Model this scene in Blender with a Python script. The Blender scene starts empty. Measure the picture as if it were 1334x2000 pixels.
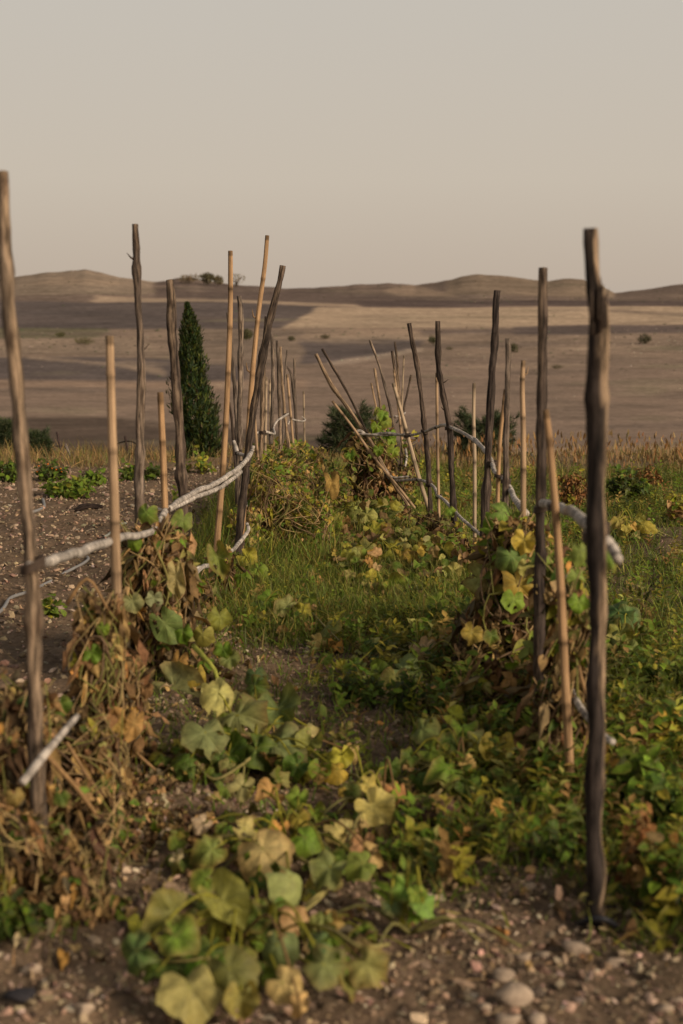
import bpy, math, random
import numpy as np
random.seed(7)
rng = np.random.default_rng(11)
W0, H0, F = 1334.0, 2000.0, 2000*50/36.0
YH, CAMZ = 640.0, 1.5
PITCH = math.atan((1000-YH)/F)
sc = bpy.context.scene
col = sc.collection

# ------------------------------------------------------------------ measuring helpers
def ray(px, py):
    a = (px-667)/F; b = -(py-1000)/F
    c, s = math.cos(PITCH), math.sin(PITCH)
    return np.array([a, c+b*s, -s+b*c])
def P(px, py, Y):
    d = ray(px, py); t = Y/d[1]
    return np.array([0, 0, CAMZ]) + d*t
def G(px, py, h=0.0):
    d = ray(px, py); t = (h-CAMZ)/d[2]
    return np.array([0, 0, CAMZ]) + d*t
def pxm(w, Y):
    return w/F*Y

# ------------------------------------------------------------------ noise
_perm = np.random.default_rng(5).random((256, 256))
def vnoise(x, y):
    x = np.asarray(x, float); y = np.asarray(y, float)
    xi = np.floor(x).astype(int); yi = np.floor(y).astype(int)
    u = x-xi; v = y-yi
    u = u*u*(3-2*u); v = v*v*(3-2*v)
    g = lambda i, j: _perm[i & 255, j & 255]
    return (g(xi, yi)*(1-u)+g(xi+1, yi)*u)*(1-v)+(g(xi, yi+1)*(1-u)+g(xi+1, yi+1)*u)*v
def fbm(x, y, o=4):
    r = 0; a = .5; n = 0
    for k in range(o):
        r = r+a*vnoise(np.asarray(x)*2**k+17*k, np.asarray(y)*2**k+31*k); n += a; a *= .5
    return r/n-.5

def gh(x, y):
    """height of the garden ground"""
    x = np.asarray(x, float); y = np.asarray(y, float)
    z = .07*fbm(x*.9, y*.9, 3)+.05*fbm(x*6, y*6, 3)+.03*fbm(x*19, y*19, 2)*np.clip((18-y)/3, 0, 1)
    row = np.exp(-((np.abs(x)-.72)/.28)**2)*np.clip((y-3)/2, 0, 1)*.05
    z = z+row
    z = z-.045*np.clip(y-16.2, 0, None)**2
    return z

# ------------------------------------------------------------------ mesh builder
class MB:
    def __init__(s):
        s.v = []; s.c = []; s.u = []; s.f3 = []; s.f4 = []; s.n = 0
    def add(s, v, c, u=None, f3=None, f4=None):
        v = np.asarray(v, float); k = len(v)
        c = np.asarray(c, float)
        if c.ndim == 1: c = np.tile(c, (k, 1))
        if u is None: u = np.zeros((k, 2))
        s.v.append(v); s.c.append(c); s.u.append(np.asarray(u, float))
        if f3 is not None and len(f3): s.f3.append(np.asarray(f3)+s.n)
        if f4 is not None and len(f4): s.f4.append(np.asarray(f4)+s.n)
        s.n += k
    def inst(s, tp, M, T, C, edge=None, ecol=(.16, .09, .045)):
        """many copies of a template: M (N,3,3), T (N,3), C (N,3)"""
        N = len(T)
        if N == 0: return
        V, f3, f4, uv, rim = tp
        k = len(V)
        v = np.einsum('nij,kj->nki', M, V)+T[:, None, :]
        c = np.repeat(C[:, None, :], k, 1)
        if edge is not None:
            w = (rim[None, :]**3)*edge[:, None]
            w = np.clip(w, 0, 1)[..., None]
            c = c*(1-w)+np.array(ecol)*w
        off = (np.arange(N)*k)[:, None, None]
        F3 = (f3[None]+off).reshape(-1, 3) if len(f3) else None
        F4 = (f4[None]+off).reshape(-1, 4) if len(f4) else None
        s.add(v.reshape(-1, 3), c.reshape(-1, 3), np.tile(uv, (N, 1)), F3, F4)
    def tube(s, pts, r, c, seg=8, cap=True, uvs=1.0, sub=0, jit=0):
        pts = np.asarray(pts, float)
        if sub: 
            pts, r, c = resample(pts, r, c, sub)
        n = len(pts)
        r = np.broadcast_to(np.asarray(r, float), (n,))
        c = np.asarray(c, float)
        if c.ndim == 1: c = np.tile(c, (n, 1))
        t = np.gradient(pts, axis=0); t /= np.linalg.norm(t, axis=1)[:, None]+1e-9
        a = np.array([1, 0, 0.]) if abs(t[0][0]) < .8 else np.array([0, 1., 0])
        a = a-t[0]*a.dot(t[0]); a /= np.linalg.norm(a)
        ang = np.arange(seg)*2*np.pi/seg
        V = []; C = []; U = []
        L = 0
        for i in range(n):
            a = a-t[i]*a.dot(t[i]); a /= np.linalg.norm(a); b = np.cross(t[i], a)
            if i: L += np.linalg.norm(pts[i]-pts[i-1])
            rr = r[i]*(1+jit*(vnoise(ang*1.3+3, np.full(seg, L*9+pts[0][0]*50))-.5)) if jit else np.full(seg, r[i])
            V.append(pts[i]+np.outer(np.cos(ang)*rr, a)+np.outer(np.sin(ang)*rr, b))
            C.append(np.tile(c[i], (seg, 1))); U.append(np.c_[np.abs(ang/np.pi-1)*uvs, np.full(seg, L)])
        V = np.concatenate(V); C = np.concatenate(C); U = np.concatenate(U)
        i = np.arange(n-1)[:, None]*seg; j = np.arange(seg)[None]; j2 = (j+1) % seg
        f4 = np.stack([i+j, i+j2, i+seg+j2, i+seg+j], -1).reshape(-1, 4)
        f3 = []
        if cap:
            k = len(V)
            V = np.r_[V, pts[:1], pts[-1:]]; C = np.r_[C, c[:1]*1.2, c[-1:]*1.2]; U = np.r_[U, [[0, 0]], [[0, L]]]
            f3 = [(k, (q+1) % seg, q) for q in range(seg)]+[(k+1, (n-1)*seg+q, (n-1)*seg+(q+1) % seg) for q in range(seg)]
        s.add(V, C, U, f3, f4)
    def build(s, name, mat, parent=None, origin=None, smooth=True):
        V = np.concatenate(s.v); C = np.concatenate(s.c); U = np.concatenate(s.u)
        o = np.zeros(3)
        if parent is not None: o = np.array(parent['_w'])
        elif origin is not None: o = np.asarray(origin, float)
        f3 = np.concatenate(s.f3) if s.f3 else np.zeros((0, 3), int)
        f4 = np.concatenate(s.f4) if s.f4 else np.zeros((0, 4), int)
        loops = np.r_[f3.ravel(), f4.ravel()].astype(np.int32)
        tot = np.r_[np.full(len(f3), 3), np.full(len(f4), 4)].astype(np.int32)
        st = np.r_[0, np.cumsum(tot)[:-1]].astype(np.int32)
        me = bpy.data.meshes.new(name)
        me.vertices.add(len(V)); me.vertices.foreach_set('co', (V-o).ravel().astype(np.float32))
        me.loops.add(len(loops)); me.loops.foreach_set('vertex_index', loops)
        me.polygons.add(len(tot)); me.polygons.foreach_set('loop_start', st); me.polygons.foreach_set('loop_total', tot)
        me.update(calc_edges=True)
        ca = me.color_attributes.new('Col', 'FLOAT_COLOR', 'POINT')
        ca.data.foreach_set('color', np.c_[C, np.ones(len(C))].ravel().astype(np.float32))
        ul = me.uv_layers.new(name='UVMap'); ul.data.foreach_set('uv', U[loops].ravel().astype(np.float32))
        me.polygons.foreach_set('use_smooth', np.full(len(tot), smooth))
        me.materials.append(mat)
        ob = bpy.data.objects.new(name, me); col.objects.link(ob)
        if parent is not None:
            ob.parent = parent
            ob['_w'] = [float(q) for q in o]
        elif origin is not None: ob.location = o
        return ob

def resample(pts, r, c, step):
    """Catmull-Rom through the points, about one sample per step metres"""
    pts = np.asarray(pts, float); n = len(pts)
    r = np.broadcast_to(np.asarray(r, float), (n,))
    c = np.asarray(c, float)
    if c.ndim == 1: c = np.tile(c, (n, 1))
    if n < 3:
        k = max(2, int(np.linalg.norm(pts[1]-pts[0])/step))
        t = np.linspace(0, 1, k+1)[:, None]
        return pts[0]*(1-t)+pts[1]*t, r[0]*(1-t[:, 0])+r[1]*t[:, 0], c[0]*(1-t)+c[1]*t
    p = np.r_[[2*pts[0]-pts[1]], pts, [2*pts[-1]-pts[-2]]]
    op = []; orr = []; oc = []
    for i in range(n-1):
        k = max(1, int(np.linalg.norm(pts[i+1]-pts[i])/step))
        for q in range(k):
            t = q/k
            a, b, d, e = p[i:i+4]
            op.append(.5*((2*b)+(d-a)*t+(2*a-5*b+4*d-e)*t*t+(3*b-a-3*d+e)*t**3))
            orr.append(r[i]*(1-t)+r[i+1]*t); oc.append(c[i]*(1-t)+c[i+1]*t)
    op.append(pts[-1]); orr.append(r[-1]); oc.append(c[-1])
    return np.array(op), np.array(orr), np.array(oc)

def tag(o, label, cat, group=None, kind=None):
    o['label'] = label; o['category'] = cat
    if group: o['group'] = group
    if kind: o['kind'] = kind
    return o
def thing(name, loc, label, cat, group=None):
    o = bpy.data.objects.new(name, None); col.objects.link(o)
    o.empty_display_size = .1
    o.location = [float(q) for q in loc]; o['_w'] = [float(q) for q in loc]
    return tag(o, label, cat, group)

# ------------------------------------------------------------------ materials
def newmat(name):
    m = bpy.data.materials.new(name); m.use_nodes = True
    nt = m.node_tree; nt.nodes.clear()
    out = nt.nodes.new('ShaderNodeOutputMaterial')
    return m, nt, out
class N:
    def __init__(s, nt): s.nt = nt
    def node(s, t, **kw):
        n = s.nt.nodes.new(t)
        for k, v in kw.items():
            if k.startswith('_'): setattr(n, k[1:], v)
            else:
                key = int(k[1:]) if k[0] == 'i' and k[1:].isdigit() else k
                if hasattr(v, 'is_output') or isinstance(v, bpy.types.NodeSocket): s.nt.links.new(v, n.inputs[key])
                else: n.inputs[key].default_value = v
        return n
    def math(s, op, a, b=0.0, c=None):
        kw = dict(_operation=op, i0=a, i1=b)
        if c is not None: kw['i2'] = c
        return s.node('ShaderNodeMath', **kw).outputs[0]
    def mix(s, f, a, b, mode='MIX'):
        n = s.node('ShaderNodeMix', _data_type='RGBA', _blend_type=mode, i0=f, i6=a, i7=b)
        return n.outputs[2]
    def noise(s, vec, scale, detail=4, rough=.55):
        n = s.node('ShaderNodeTexNoise', Scale=scale, Detail=detail, Roughness=rough)
        s.nt.links.new(vec, n.inputs['Vector']); return n.outputs[0]
    def ramp(s, f, stops):
        n = s.node('ShaderNodeValToRGB', Fac=f); cr = n.color_ramp
        while len(cr.elements) < len(stops): cr.elements.new(.5)
        for e, (p, c) in zip(cr.elements, stops):
            e.position = p; e.color = (c, c, c, 1) if not hasattr(c, '__len__') else (*c, 1)
        return n.outputs[0]
    def mapr(s, v, a, b, c, d):
        return s.node('ShaderNodeMapRange', i0=v, i1=a, i2=b, i3=c, i4=d).outputs[0]

def leaf_mat(name, veins=True, transl=.28, rough=.6):
    m, nt, out = newmat(name); n = N(nt)
    colr = n.node('ShaderNodeVertexColor', _layer_name='Col').outputs[0]
    geo = n.node('ShaderNodeNewGeometry')
    pos = geo.outputs['Position']
    f = n.noise(pos, 45, 5, .6)
    c = n.mix(1.0, colr, n.ramp(f, [(.35, .72), (.65, 1.22)]), 'MULTIPLY')
    f2 = n.noise(pos, 16, 3)
    c = n.mix(n.mapr(f2, .6, .75, 0, .3), c, (.2, .14, .04, 1))
    c = n.mix(1.0, c, (1.2, 1.1, .8, 1), 'MULTIPLY')
    bump = None
    if veins:
        uv = n.node('ShaderNodeSeparateXYZ', i0=n.node('ShaderNodeUVMap').outputs[0])
        u, v = uv.outputs[0], uv.outputs[1]
        th = n.math('ARCTAN2', u, v)
        pp = n.math('PINGPONG', th, .29)
        rr = n.math('SQRT', n.math('ADD', n.math('MULTIPLY', u, u), n.math('MULTIPLY', v, v)))
        d = n.math('MULTIPLY', pp, rr)
        w = n.mapr(d, .004, .02, 1, 0)
        c = n.mix(n.math('MULTIPLY', w, .4), c, n.mix(.5, c, (.42, .42, .16, 1)))
        # side veins
        sv = n.math('PINGPONG', n.math('ADD', rr, n.math('MULTIPLY', pp, -.8)), .05)
        w2 = n.mapr(sv, .0, .012, 1, 0)
        c = n.mix(n.math('MULTIPLY', w2, .18), c, (.4, .4, .22, 1))
        hgt = n.math('ADD', n.math('MULTIPLY', w, -1.0), n.math('MULTIPLY', f, .8))
        bump = n.node('ShaderNodeBump', Strength=.5, Distance=.004, Height=hgt).outputs[0]
    c = n.mix(geo.outputs['Backfacing'], c, n.mix(.35, c, (.2, .19, .12, 1)))
    p = n.node('ShaderNodeBsdfPrincipled', Roughness=rough)
    nt.links.new(c, p.inputs['Base Color'])
    p.inputs['Specular IOR Level'].default_value = .25
    if bump: nt.links.new(bump, p.inputs['Normal'])
    t = n.node('ShaderNodeBsdfTranslucent'); nt.links.new(n.mix(1.0, c, (1.25, 1.15, .7, 1), 'MULTIPLY'), t.inputs[0])
    ms = n.node('ShaderNodeMixShader', i0=transl, i1=p.outputs[0], i2=t.outputs[0])
    nt.links.new(ms.outputs[0], out.inputs[0]); return m

def wood_mat(name, lo=.35, hi=2.0, us=4, vs=4.6, dark=.8, bumps=.6):
    m, nt, out = newmat(name); n = N(nt)
    colr = n.node('ShaderNodeVertexColor', _layer_name='Col').outputs[0]
    uv = n.node('ShaderNodeUVMap').outputs[0]
    oi = n.node('ShaderNodeObjectInfo').outputs['Random']
    mp = n.node('ShaderNodeMapping', Vector=uv, Scale=(us, vs, 1))
    off = n.node('ShaderNodeCombineXYZ', X=n.math('MULTIPLY', oi, 37), Y=n.math('MULTIPLY', oi, 91))
    nt.links.new(off.outputs[0], mp.inputs['Location'])
    f = n.noise(mp.outputs[0], 1.5, 6, .65)
    mp2 = n.node('ShaderNodeMapping', Vector=uv, Scale=(us*5, vs*2, 1)); nt.links.new(off.outputs[0], mp2.inputs['Location'])
    f2 = n.noise(mp2.outputs[0], 2, 5, .7)
    mp3 = n.node('ShaderNodeMapping', Vector=uv, Scale=(1.6, 7, 1)); nt.links.new(off.outputs[0], mp3.inputs['Location'])
    f3 = n.noise(mp3.outputs[0], 1.4, 3)
    c = n.mix(1.0, colr, n.ramp(f, [(.4, lo), (.6, hi)]), 'MULTIPLY')
    c = n.mix(1.0, c, n.ramp(f2, [(.3, .6), (.7, 1.25)]), 'MULTIPLY')
    c = n.mix(n.mapr(f3, .5, .66, 0, dark), c, n.mix(1.0, c, (.3, .26, .25, 1), 'MULTIPLY'))
    p = n.node('ShaderNodeBsdfPrincipled', Roughness=.85); p.inputs['Specular IOR Level'].default_value = .2
    nt.links.new(c, p.inputs['Base Color'])
    b = n.node('ShaderNodeBump', Strength=bumps, Distance=.004, Height=n.math('ADD', f2, f)); nt.links.new(b.outputs[0], p.inputs['Normal'])
    nt.links.new(p.outputs[0], out.inputs[0]); return m

def plain_mat(name, rough=.9, sc1=60, lo=.6, hi=1.35, bump=.3):
    m, nt, out = newmat(name); n = N(nt)
    colr = n.node('ShaderNodeVertexColor', _layer_name='Col').outputs[0]
    pos = n.node('ShaderNodeNewGeometry').outputs['Position']
    f = n.noise(pos, sc1, 5, .6)
    c = n.mix(1.0, colr, n.ramp(f, [(.3, lo), (.7, hi)]), 'MULTIPLY')
    p = n.node('ShaderNodeBsdfPrincipled', Roughness=rough); p.inputs['Specular IOR Level'].default_value = .2
    nt.links.new(c, p.inputs['Base Color'])
    if bump:
        b = n.node('ShaderNodeBump', Strength=bump, Distance=.01, Height=f); nt.links.new(b.outputs[0], p.inputs['Normal'])
    nt.links.new(p.outputs[0], out.inputs[0]); return m

M_leaf = leaf_mat('squash_leaf')
M_small = leaf_mat('small_leaf', veins=False)
M_grass = leaf_mat('grass_blade', veins=False, transl=.3, rough=.55)
M_dry = leaf_mat('dry_leaf', veins=False, transl=.15, rough=.85)
M_wood = wood_mat('weathered_wood')
M_cane = wood_mat('cane', lo=.75, hi=1.25, us=3, vs=1.2, dark=.3, bumps=.3)
M_pale = wood_mat('bleached_cane', lo=.75, hi=1.2, us=3, vs=3, dark=.4, bumps=.4)
M_stem = plain_mat('plant_stem', .7, 40)
M_stone = plain_mat('limestone', .95, 35, .65, 1.3, .5)
M_hose = plain_mat('hose_plastic', .5, 30, .8, 1.15, 0)
M_rock = plain_mat('hill_rock', 1, .6, .7, 1.2, 0)

# soil
def soil_mat():
    m, nt, out = newmat('stony_soil'); n = N(nt)
    colr = n.node('ShaderNodeVertexColor', _layer_name='Col').outputs[0]
    pos = n.node('ShaderNodeNewGeometry').outputs['Position']
    f = n.noise(pos, 3, 6, .6); g = n.noise(pos, 38, 6, .7)
    vo = n.node('ShaderNodeTexVoronoi', Scale=42.0); nt.links.new(pos, vo.inputs['Vector'])
    vc = n.node('ShaderNodeSeparateColor', i0=vo.outputs['Color']).outputs[0]
    c = n.mix(1.0, colr, n.ramp(f, [(.3, .7), (.7, 1.3)]), 'MULTIPLY')
    c = n.mix(1.0, c, n.ramp(g, [(.3, .5), (.7, 1.5)]), 'MULTIPLY')
    c = n.mix(n.math('MULTIPLY', n.mapr(vc, .55, .95, 0, 1), n.mapr(vo.outputs['Distance'], .2, .5, .7, 0)), c, (.24, .175, .115, 1))
    p = n.node('ShaderNodeBsdfPrincipled', Roughness=.95); p.inputs['Specular IOR Level'].default_value = .15
    nt.links.new(c, p.inputs['Base Color'])
    b = n.node('ShaderNodeBump', Strength=.8, Distance=.02, Height=g); nt.links.new(b.outputs[0], p.inputs['Normal'])
    nt.links.new(p.outputs[0], out.inputs[0]); return m
M_soil = soil_mat()

def hill_mat():
    m, nt, out = newmat('farmed_hillside'); n = N(nt)
    colr = n.node('ShaderNodeVertexColor', _layer_name='Col').outputs[0]
    uv = n.node('ShaderNodeUVMap').outputs[0]
    mp = n.node('ShaderNodeMapping', Vector=uv, Scale=(2.2, 30, 1))
    f = n.noise(mp.outputs[0], 3, 7, .62)
    mp2 = n.node('ShaderNodeMapping', Vector=uv, Scale=(16, 60, 1))
    f2 = n.noise(mp2.outputs[0], 3, 4, .6)
    mp3 = n.node('ShaderNodeMapping', Vector=uv, Scale=(1.2, 4, 1))
    f3 = n.noise(mp3.outputs[0], 2, 4, .5)
    c = n.mix(1.0, colr, n.ramp(f, [(.38, .74), (.62, 1.25)]), 'MULTIPLY')
    c = n.mix(1.0, c, n.ramp(f2, [(.36, .75), (.64, 1.22)]), 'MULTIPLY')
    c = n.mix(1.0, c, n.ramp(f3, [(.35, (.86, .86, .86)), (.65, (1.15, 1.12, 1.1))]), 'MULTIPLY')
    p = n.node('ShaderNodeBsdfDiffuse'); nt.links.new(c, p.inputs['Color'])
    nt.links.new(p.outputs[0], out.inputs[0]); return m
M_hill = hill_mat()

# ------------------------------------------------------------------ leaf templates (unit: width about 1, petiole at origin, tip towards +y)
def squash_tmpl(seed, crumple=.1, cup=.35, fold=.0, seg=30, rings=4):
    r = np.random.default_rng(seed)
    th = np.linspace(-np.pi, np.pi, seg+1)[:-1]      # 0 = tip direction (+y)
    lobes = 1+(.03+.05*r.random())*np.cos(5*th)+.02*np.cos(10*th)+.025*r.standard_normal(seg)
    notch = 1-.8*np.exp(-((np.abs(th)-np.pi)/.26)**2)
    R = .5*lobes*notch*(1+.12*np.cos(th))
    V = [[0, 0, 0]]; rim = [0]
    for k in range(1, rings+1):
        q = k/rings
        for i, t in enumerate(th):
            V.append([np.sin(t)*R[i]*q, np.cos(t)*R[i]*q, 0]); rim.append(q)
    V = np.array(V); rim = np.array(rim)
    uv = V[:, :2].copy()
    rr = np.hypot(V[:, 0], V[:, 1])
    a = np.arctan2(V[:, 0], V[:, 1])
    s1, s2 = r.random()*10, r.random()*10
    z = -cup*rr**2*1.5+crumple*rr*np.sin(5*a+s1)*.35+crumple*rr*(vnoise(V[:, 0]*5+s1, V[:, 1]*5+s2)-.5)*1.6
    z += fold*np.abs(V[:, 0])+.03*np.abs(np.sin(a*2.5))*rr
    z += -r.random()*.5*np.clip(V[:, 1], 0, 1)**2
    V[:, 2] = z
    if crumple > .5:
        V[:, 0] *= 1-.5*crumple*rr; V[:, 1] *= 1-.2*crumple*rr
    f3 = [(0, 1+i, 1+(i+1) % seg) for i in range(seg)]
    f4 = []
    for k in range(rings-1):
        b = 1+k*seg
        f4 += [(b+i, b+seg+i, b+seg+(i+1) % seg, b+(i+1) % seg) for i in range(seg)]
    # face order so that +z is the upper side
    f3 = np.array(f3)[:, ::-1]; f4 = np.array(f4)[:, ::-1]
    return V, f3, f4, uv, rim
def ovate_tmpl(seed, crumple=.1, w=.62, curl=.3, n=6):
    r = np.random.default_rng(seed)
    ys = np.linspace(0, 1, n); prof = np.sin(np.pi*np.clip(ys, 0, 1)**.62)*w/2
    prof[0] = .05; prof[-1] = .0
    V = []; rim = []
    sd = r.random()*20
    for y, p in zip(ys, prof):
        for k in (-1, -.5, 0, .5, 1):
            x = p*k
            z = .25*abs(x)-curl*y*y*.5+crumple*(vnoise(x*6+sd, y*5+sd)-.5)
            V.append([x, y-.08*abs(k)*(y < .3), z]); rim.append(max(abs(k), .3) if p > .02 else 1)
    V = np.array(V); f4 = []
    for i in range(n-1):
        for k in range(4):
            b = i*5+k; f4.append((b, b+1, b+6, b+5))
    return V, np.zeros((0, 3), int), np.array(f4), V[:, :2].copy(), np.array(rim)
def tri_tmpl(seed):
    """bean leaf: three leaflets on a short stalk"""
    Vs = []; f = []; uvs = []; rims = []; n = 0
    for k, (ang, off) in enumerate(((0, .25), (1.25, .05), (-1.25, .05))):
        V, _, f4, uv, rim = ovate_tmpl(seed*3+k, .12, .7, .35)
        V = V*.55
        c, s = math.cos(-ang), math.sin(-ang)
        x = V[:, 0]*c-V[:, 1]*s; y = V[:, 0]*s+V[:, 1]*c+off
        Vs.append(np.c_[x, y, V[:, 2]-.1*abs(k > 0)]); f.append(f4+n); uvs.append(uv); rims.append(rim); n += len(V)
    return np.concatenate(Vs), np.zeros((0, 3), int), np.concatenate(f), np.concatenate(uvs), np.concatenate(rims)
SQ = [squash_tmpl(i, (.28, .4, .55)[i % 3], (.5, -.15, .8, .25)[i % 4], (.0, .3, .55)[i % 3]) for i in range(9)]
SQD = [squash_tmpl(20+i, .9, .9, .5, 20, 3) for i in range(5)]       # withered
OV = [ovate_tmpl(i, .15, .62, .2+.2*(i % 3)) for i in range(4)]
OVD = [ovate_tmpl(40+i, .7, .5, .9) for i in range(4)]
TRI = [tri_tmpl(i) for i in range(4)]
def blade_tmpl(bend, seg=3, w=.035):
    V = []; rim = []
    for i in range(seg+1):
        q = i/seg; ww = w*(1-q)**.7
        V += [[-ww, bend*q*q, q*(1-.25*bend*q)], [ww, bend*q*q, q*(1-.25*bend*q)]]; rim += [q, q]
    f4 = [(2*i, 2*i+1, 2*i+3, 2*i+2) for i in range(seg)]
    V = np.array(V)
    return V, np.zeros((0, 3), int), np.array(f4), np.c_[V[:, 0], V[:, 2]], np.array(rim)
BL = [blade_tmpl(b) for b in (.1, .3, .55, .8)]
def sprig_tmpl(seed, n=9):
    r = np.random.default_rng(seed); Vs = []; fs = []; us = []; rs = []; k = 0
    base = ovate_tmpl(seed, .05, .6, .3, 4)
    for i in range(n):
        h = .15+.8*i/n; a = i*2.4+r.random(); s = (.42-.2*i/n)*(.8+.4*r.random())
        el = .2+.5*r.random()
        d = np.array([math.cos(a)*math.cos(el), math.sin(a)*math.cos(el), math.sin(el)])
        nn = np.array([-math.cos(a)*math.sin(el), -math.sin(a)*math.sin(el), math.cos(el)])
        Mx = np.c_[np.cross(d, nn), d, nn]*s
        Vs.append(base[0]@Mx.T+np.array([0, 0, h])+d*.04); fs.append(base[2]+k); us.append(base[3]); rs.append(base[4]); k += len(base[0])
    st = np.array([[-.012, 0, 0], [.012, 0, 0], [.006, 0, 1], [-.006, 0, 1]])
    Vs.append(st); fs.append(np.array([[0, 1, 2, 3]])+k); us.append(st[:, :2]); rs.append(np.zeros(4))
    return np.concatenate(Vs), np.zeros((0, 3), int), np.concatenate(fs), np.concatenate(us), np.concatenate(rs)
SPR = [sprig_tmpl(i) for i in range(3)]
def stone_tmpl(seed, flat=.6, sub=1):
    import bmesh
    bm = bmesh.new(); bmesh.ops.create_icosphere(bm, subdivisions=sub, radius=.5)
    V = np.array([v.co[:] for v in bm.verts]); f3 = np.array([[v.index for v in f.verts] for f in bm.faces]); bm.free()
    r = np.random.default_rng(seed)
    k = 1+.5*(vnoise(V[:, 0]*2.2+seed*3, V[:, 1]*2.2+V[:, 2]*1.7)-.5)+.14*r.standard_normal(len(V))*(sub < 2)
    for _ in range(3):   # broken flat sides
        nrm = r.standard_normal(3); nrm /= np.linalg.norm(nrm); d = V@nrm; lim = .3+.1*r.random()
        V = V-np.outer(np.clip(d-lim, 0, None)*.85, nrm)
    V = V*k[:, None]; V[:, 2] *= flat
    return V, f3, np.zeros((0, 4), int), V[:, :2].copy(), np.zeros(len(V))
ST = [stone_tmpl(i, .55+.08*(i % 3)) for i in range(6)]

def orient(nrm, d):
    """N×3 normals and directions -> matrices (columns x, y=d, z=nrm)"""
    nrm = nrm/np.linalg.norm(nrm, axis=1)[:, None]
    d = d-nrm*np.sum(d*nrm, 1)[:, None]; d = d/(np.linalg.norm(d, axis=1)[:, None]+1e-9)
    x = np.cross(d, nrm)
    return np.stack([x, d, nrm], -1)
def yaw(n, lean=.3, zs=1.0):
    d = rng.standard_normal((n, 3))*lean+np.array([0, 0, 1.]); a = rng.random(n)*6.283
    z = d/np.linalg.norm(d, axis=1)[:, None]
    y = np.c_[np.cos(a), np.sin(a), np.zeros(n)]
    y = y-z*np.sum(y*z, 1)[:, None]; y /= np.linalg.norm(y, axis=1)[:, None]
    return np.stack([np.cross(y, z), y, z], -1)
def pick(pal, n, var=.18):
    cs = np.array([p[:3] for p in pal]); w = np.array([p[3] for p in pal], float); w /= w.sum()
    c = cs[rng.choice(len(cs), n, p=w)]
    return np.clip(c*(1+var*rng.standard_normal((n, 1)))*(1+.06*rng.standard_normal((n, 3))), .01, .9)

DG = (.05, .095, .014); GR = (.10, .175, .020); BG = (.13, .215, .03); YG = (.27, .275, .04); YE = (.38, .28, .06)
SA = (.26, .28, .105); BR = (.18, .115, .066); DB = (.075, .048, .03); TA = (.38, .265, .15); OR = (.40, .235, .085)
PA = (.36, .33, .18); OL = (.16, .17, .055)

# ------------------------------------------------------------------ ground
def soft(lo, hi, n): return np.linspace(lo, hi, n)
xs = np.unique(np.r_[soft(-60, -9, 30), soft(-9, -2.6, 90), soft(-2.6, 2.6, 190), soft(2.6, 9, 90), soft(9, 60, 30)])
ys = np.unique(np.r_[soft(-12, 2.4, 30), soft(2.4, 7, 170), soft(7, 17.5, 190), soft(17.5, 25, 40)])
X, Y = np.meshgrid(xs, ys)
Z = gh(X, Y)
def greenness(x, y):
    g = np.exp(-((x-.05)/.7)**4-((y-8.2)/1.45)**4)*1.1
    g = np.maximum(g, np.clip((x-.85)/.35, 0, 1)*np.clip((y-4)/1.5, 0, 1)*(.55+.9*fbm(x*.8, y*.5, 3)))
    g = np.maximum(g, np.exp(-((x-.72)/.36)**2)*np.clip((y-4.0)/.5, 0, 1)*.95)
    g = np.maximum(g, np.exp(-((x+.70)/.30)**2)*np.clip((y-6.6)/1.5, 0, 1)*.8)
    g = np.maximum(g, np.exp(-((x-.1)/.8)**2)*np.clip((y-9)/1.5, 0, 1)*.38)
    g = np.maximum(g, np.exp(-((x-.33)/.22)**2-((y-3.95)/.28)**2)*.55)
    g = np.maximum(g, np.exp(-((x-.9)/.33)**2-((y-4.0)/.5)**2)*.7)
    g = np.maximum(g, np.exp(-((x-1.0)/.26)**2-((y-3.6)/.5)**2)*.85)
    g = np.maximum(g, np.exp(-((x+.95)/.25)**2-((y-4.0)/.6)**2)*.5)
    g = np.maximum(g, .1*(x > -1)*(x < .9)*(y > 4.3))
    return np.clip(g, 0, 1.1)
gr = np.clip(greenness(X, Y), 0, 1)[..., None]
soilc = np.array([.175, .118, .074])*(1+.5*fbm(X*2, Y*2, 3))[..., None]
cc = soilc*(1-.55*gr)+np.array([.065, .07, .025])*.55*gr
dryz = np.clip((Y-14.6)/1.2, 0, 1)[..., None]
cc = cc*(1-.6*dryz)+np.array([.22, .15, .08])*.6*dryz
mb = MB(); ny, nx = X.shape
idx = np.arange(ny*nx).reshape(ny, nx)
f4 = np.stack([idx[:-1, :-1], idx[:-1, 1:], idx[1:, 1:], idx[1:, :-1]], -1).reshape(-1, 4)
mb.add(np.c_[X.ravel(), Y.ravel(), Z.ravel()], cc.reshape(-1, 3), np.c_[X.ravel(), Y.ravel()], None, f4)
g_ob = mb.build('ground', M_soil)
tag(g_ob, 'brown stony garden soil under the bean rows', 'ground', kind='structure')

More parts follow.
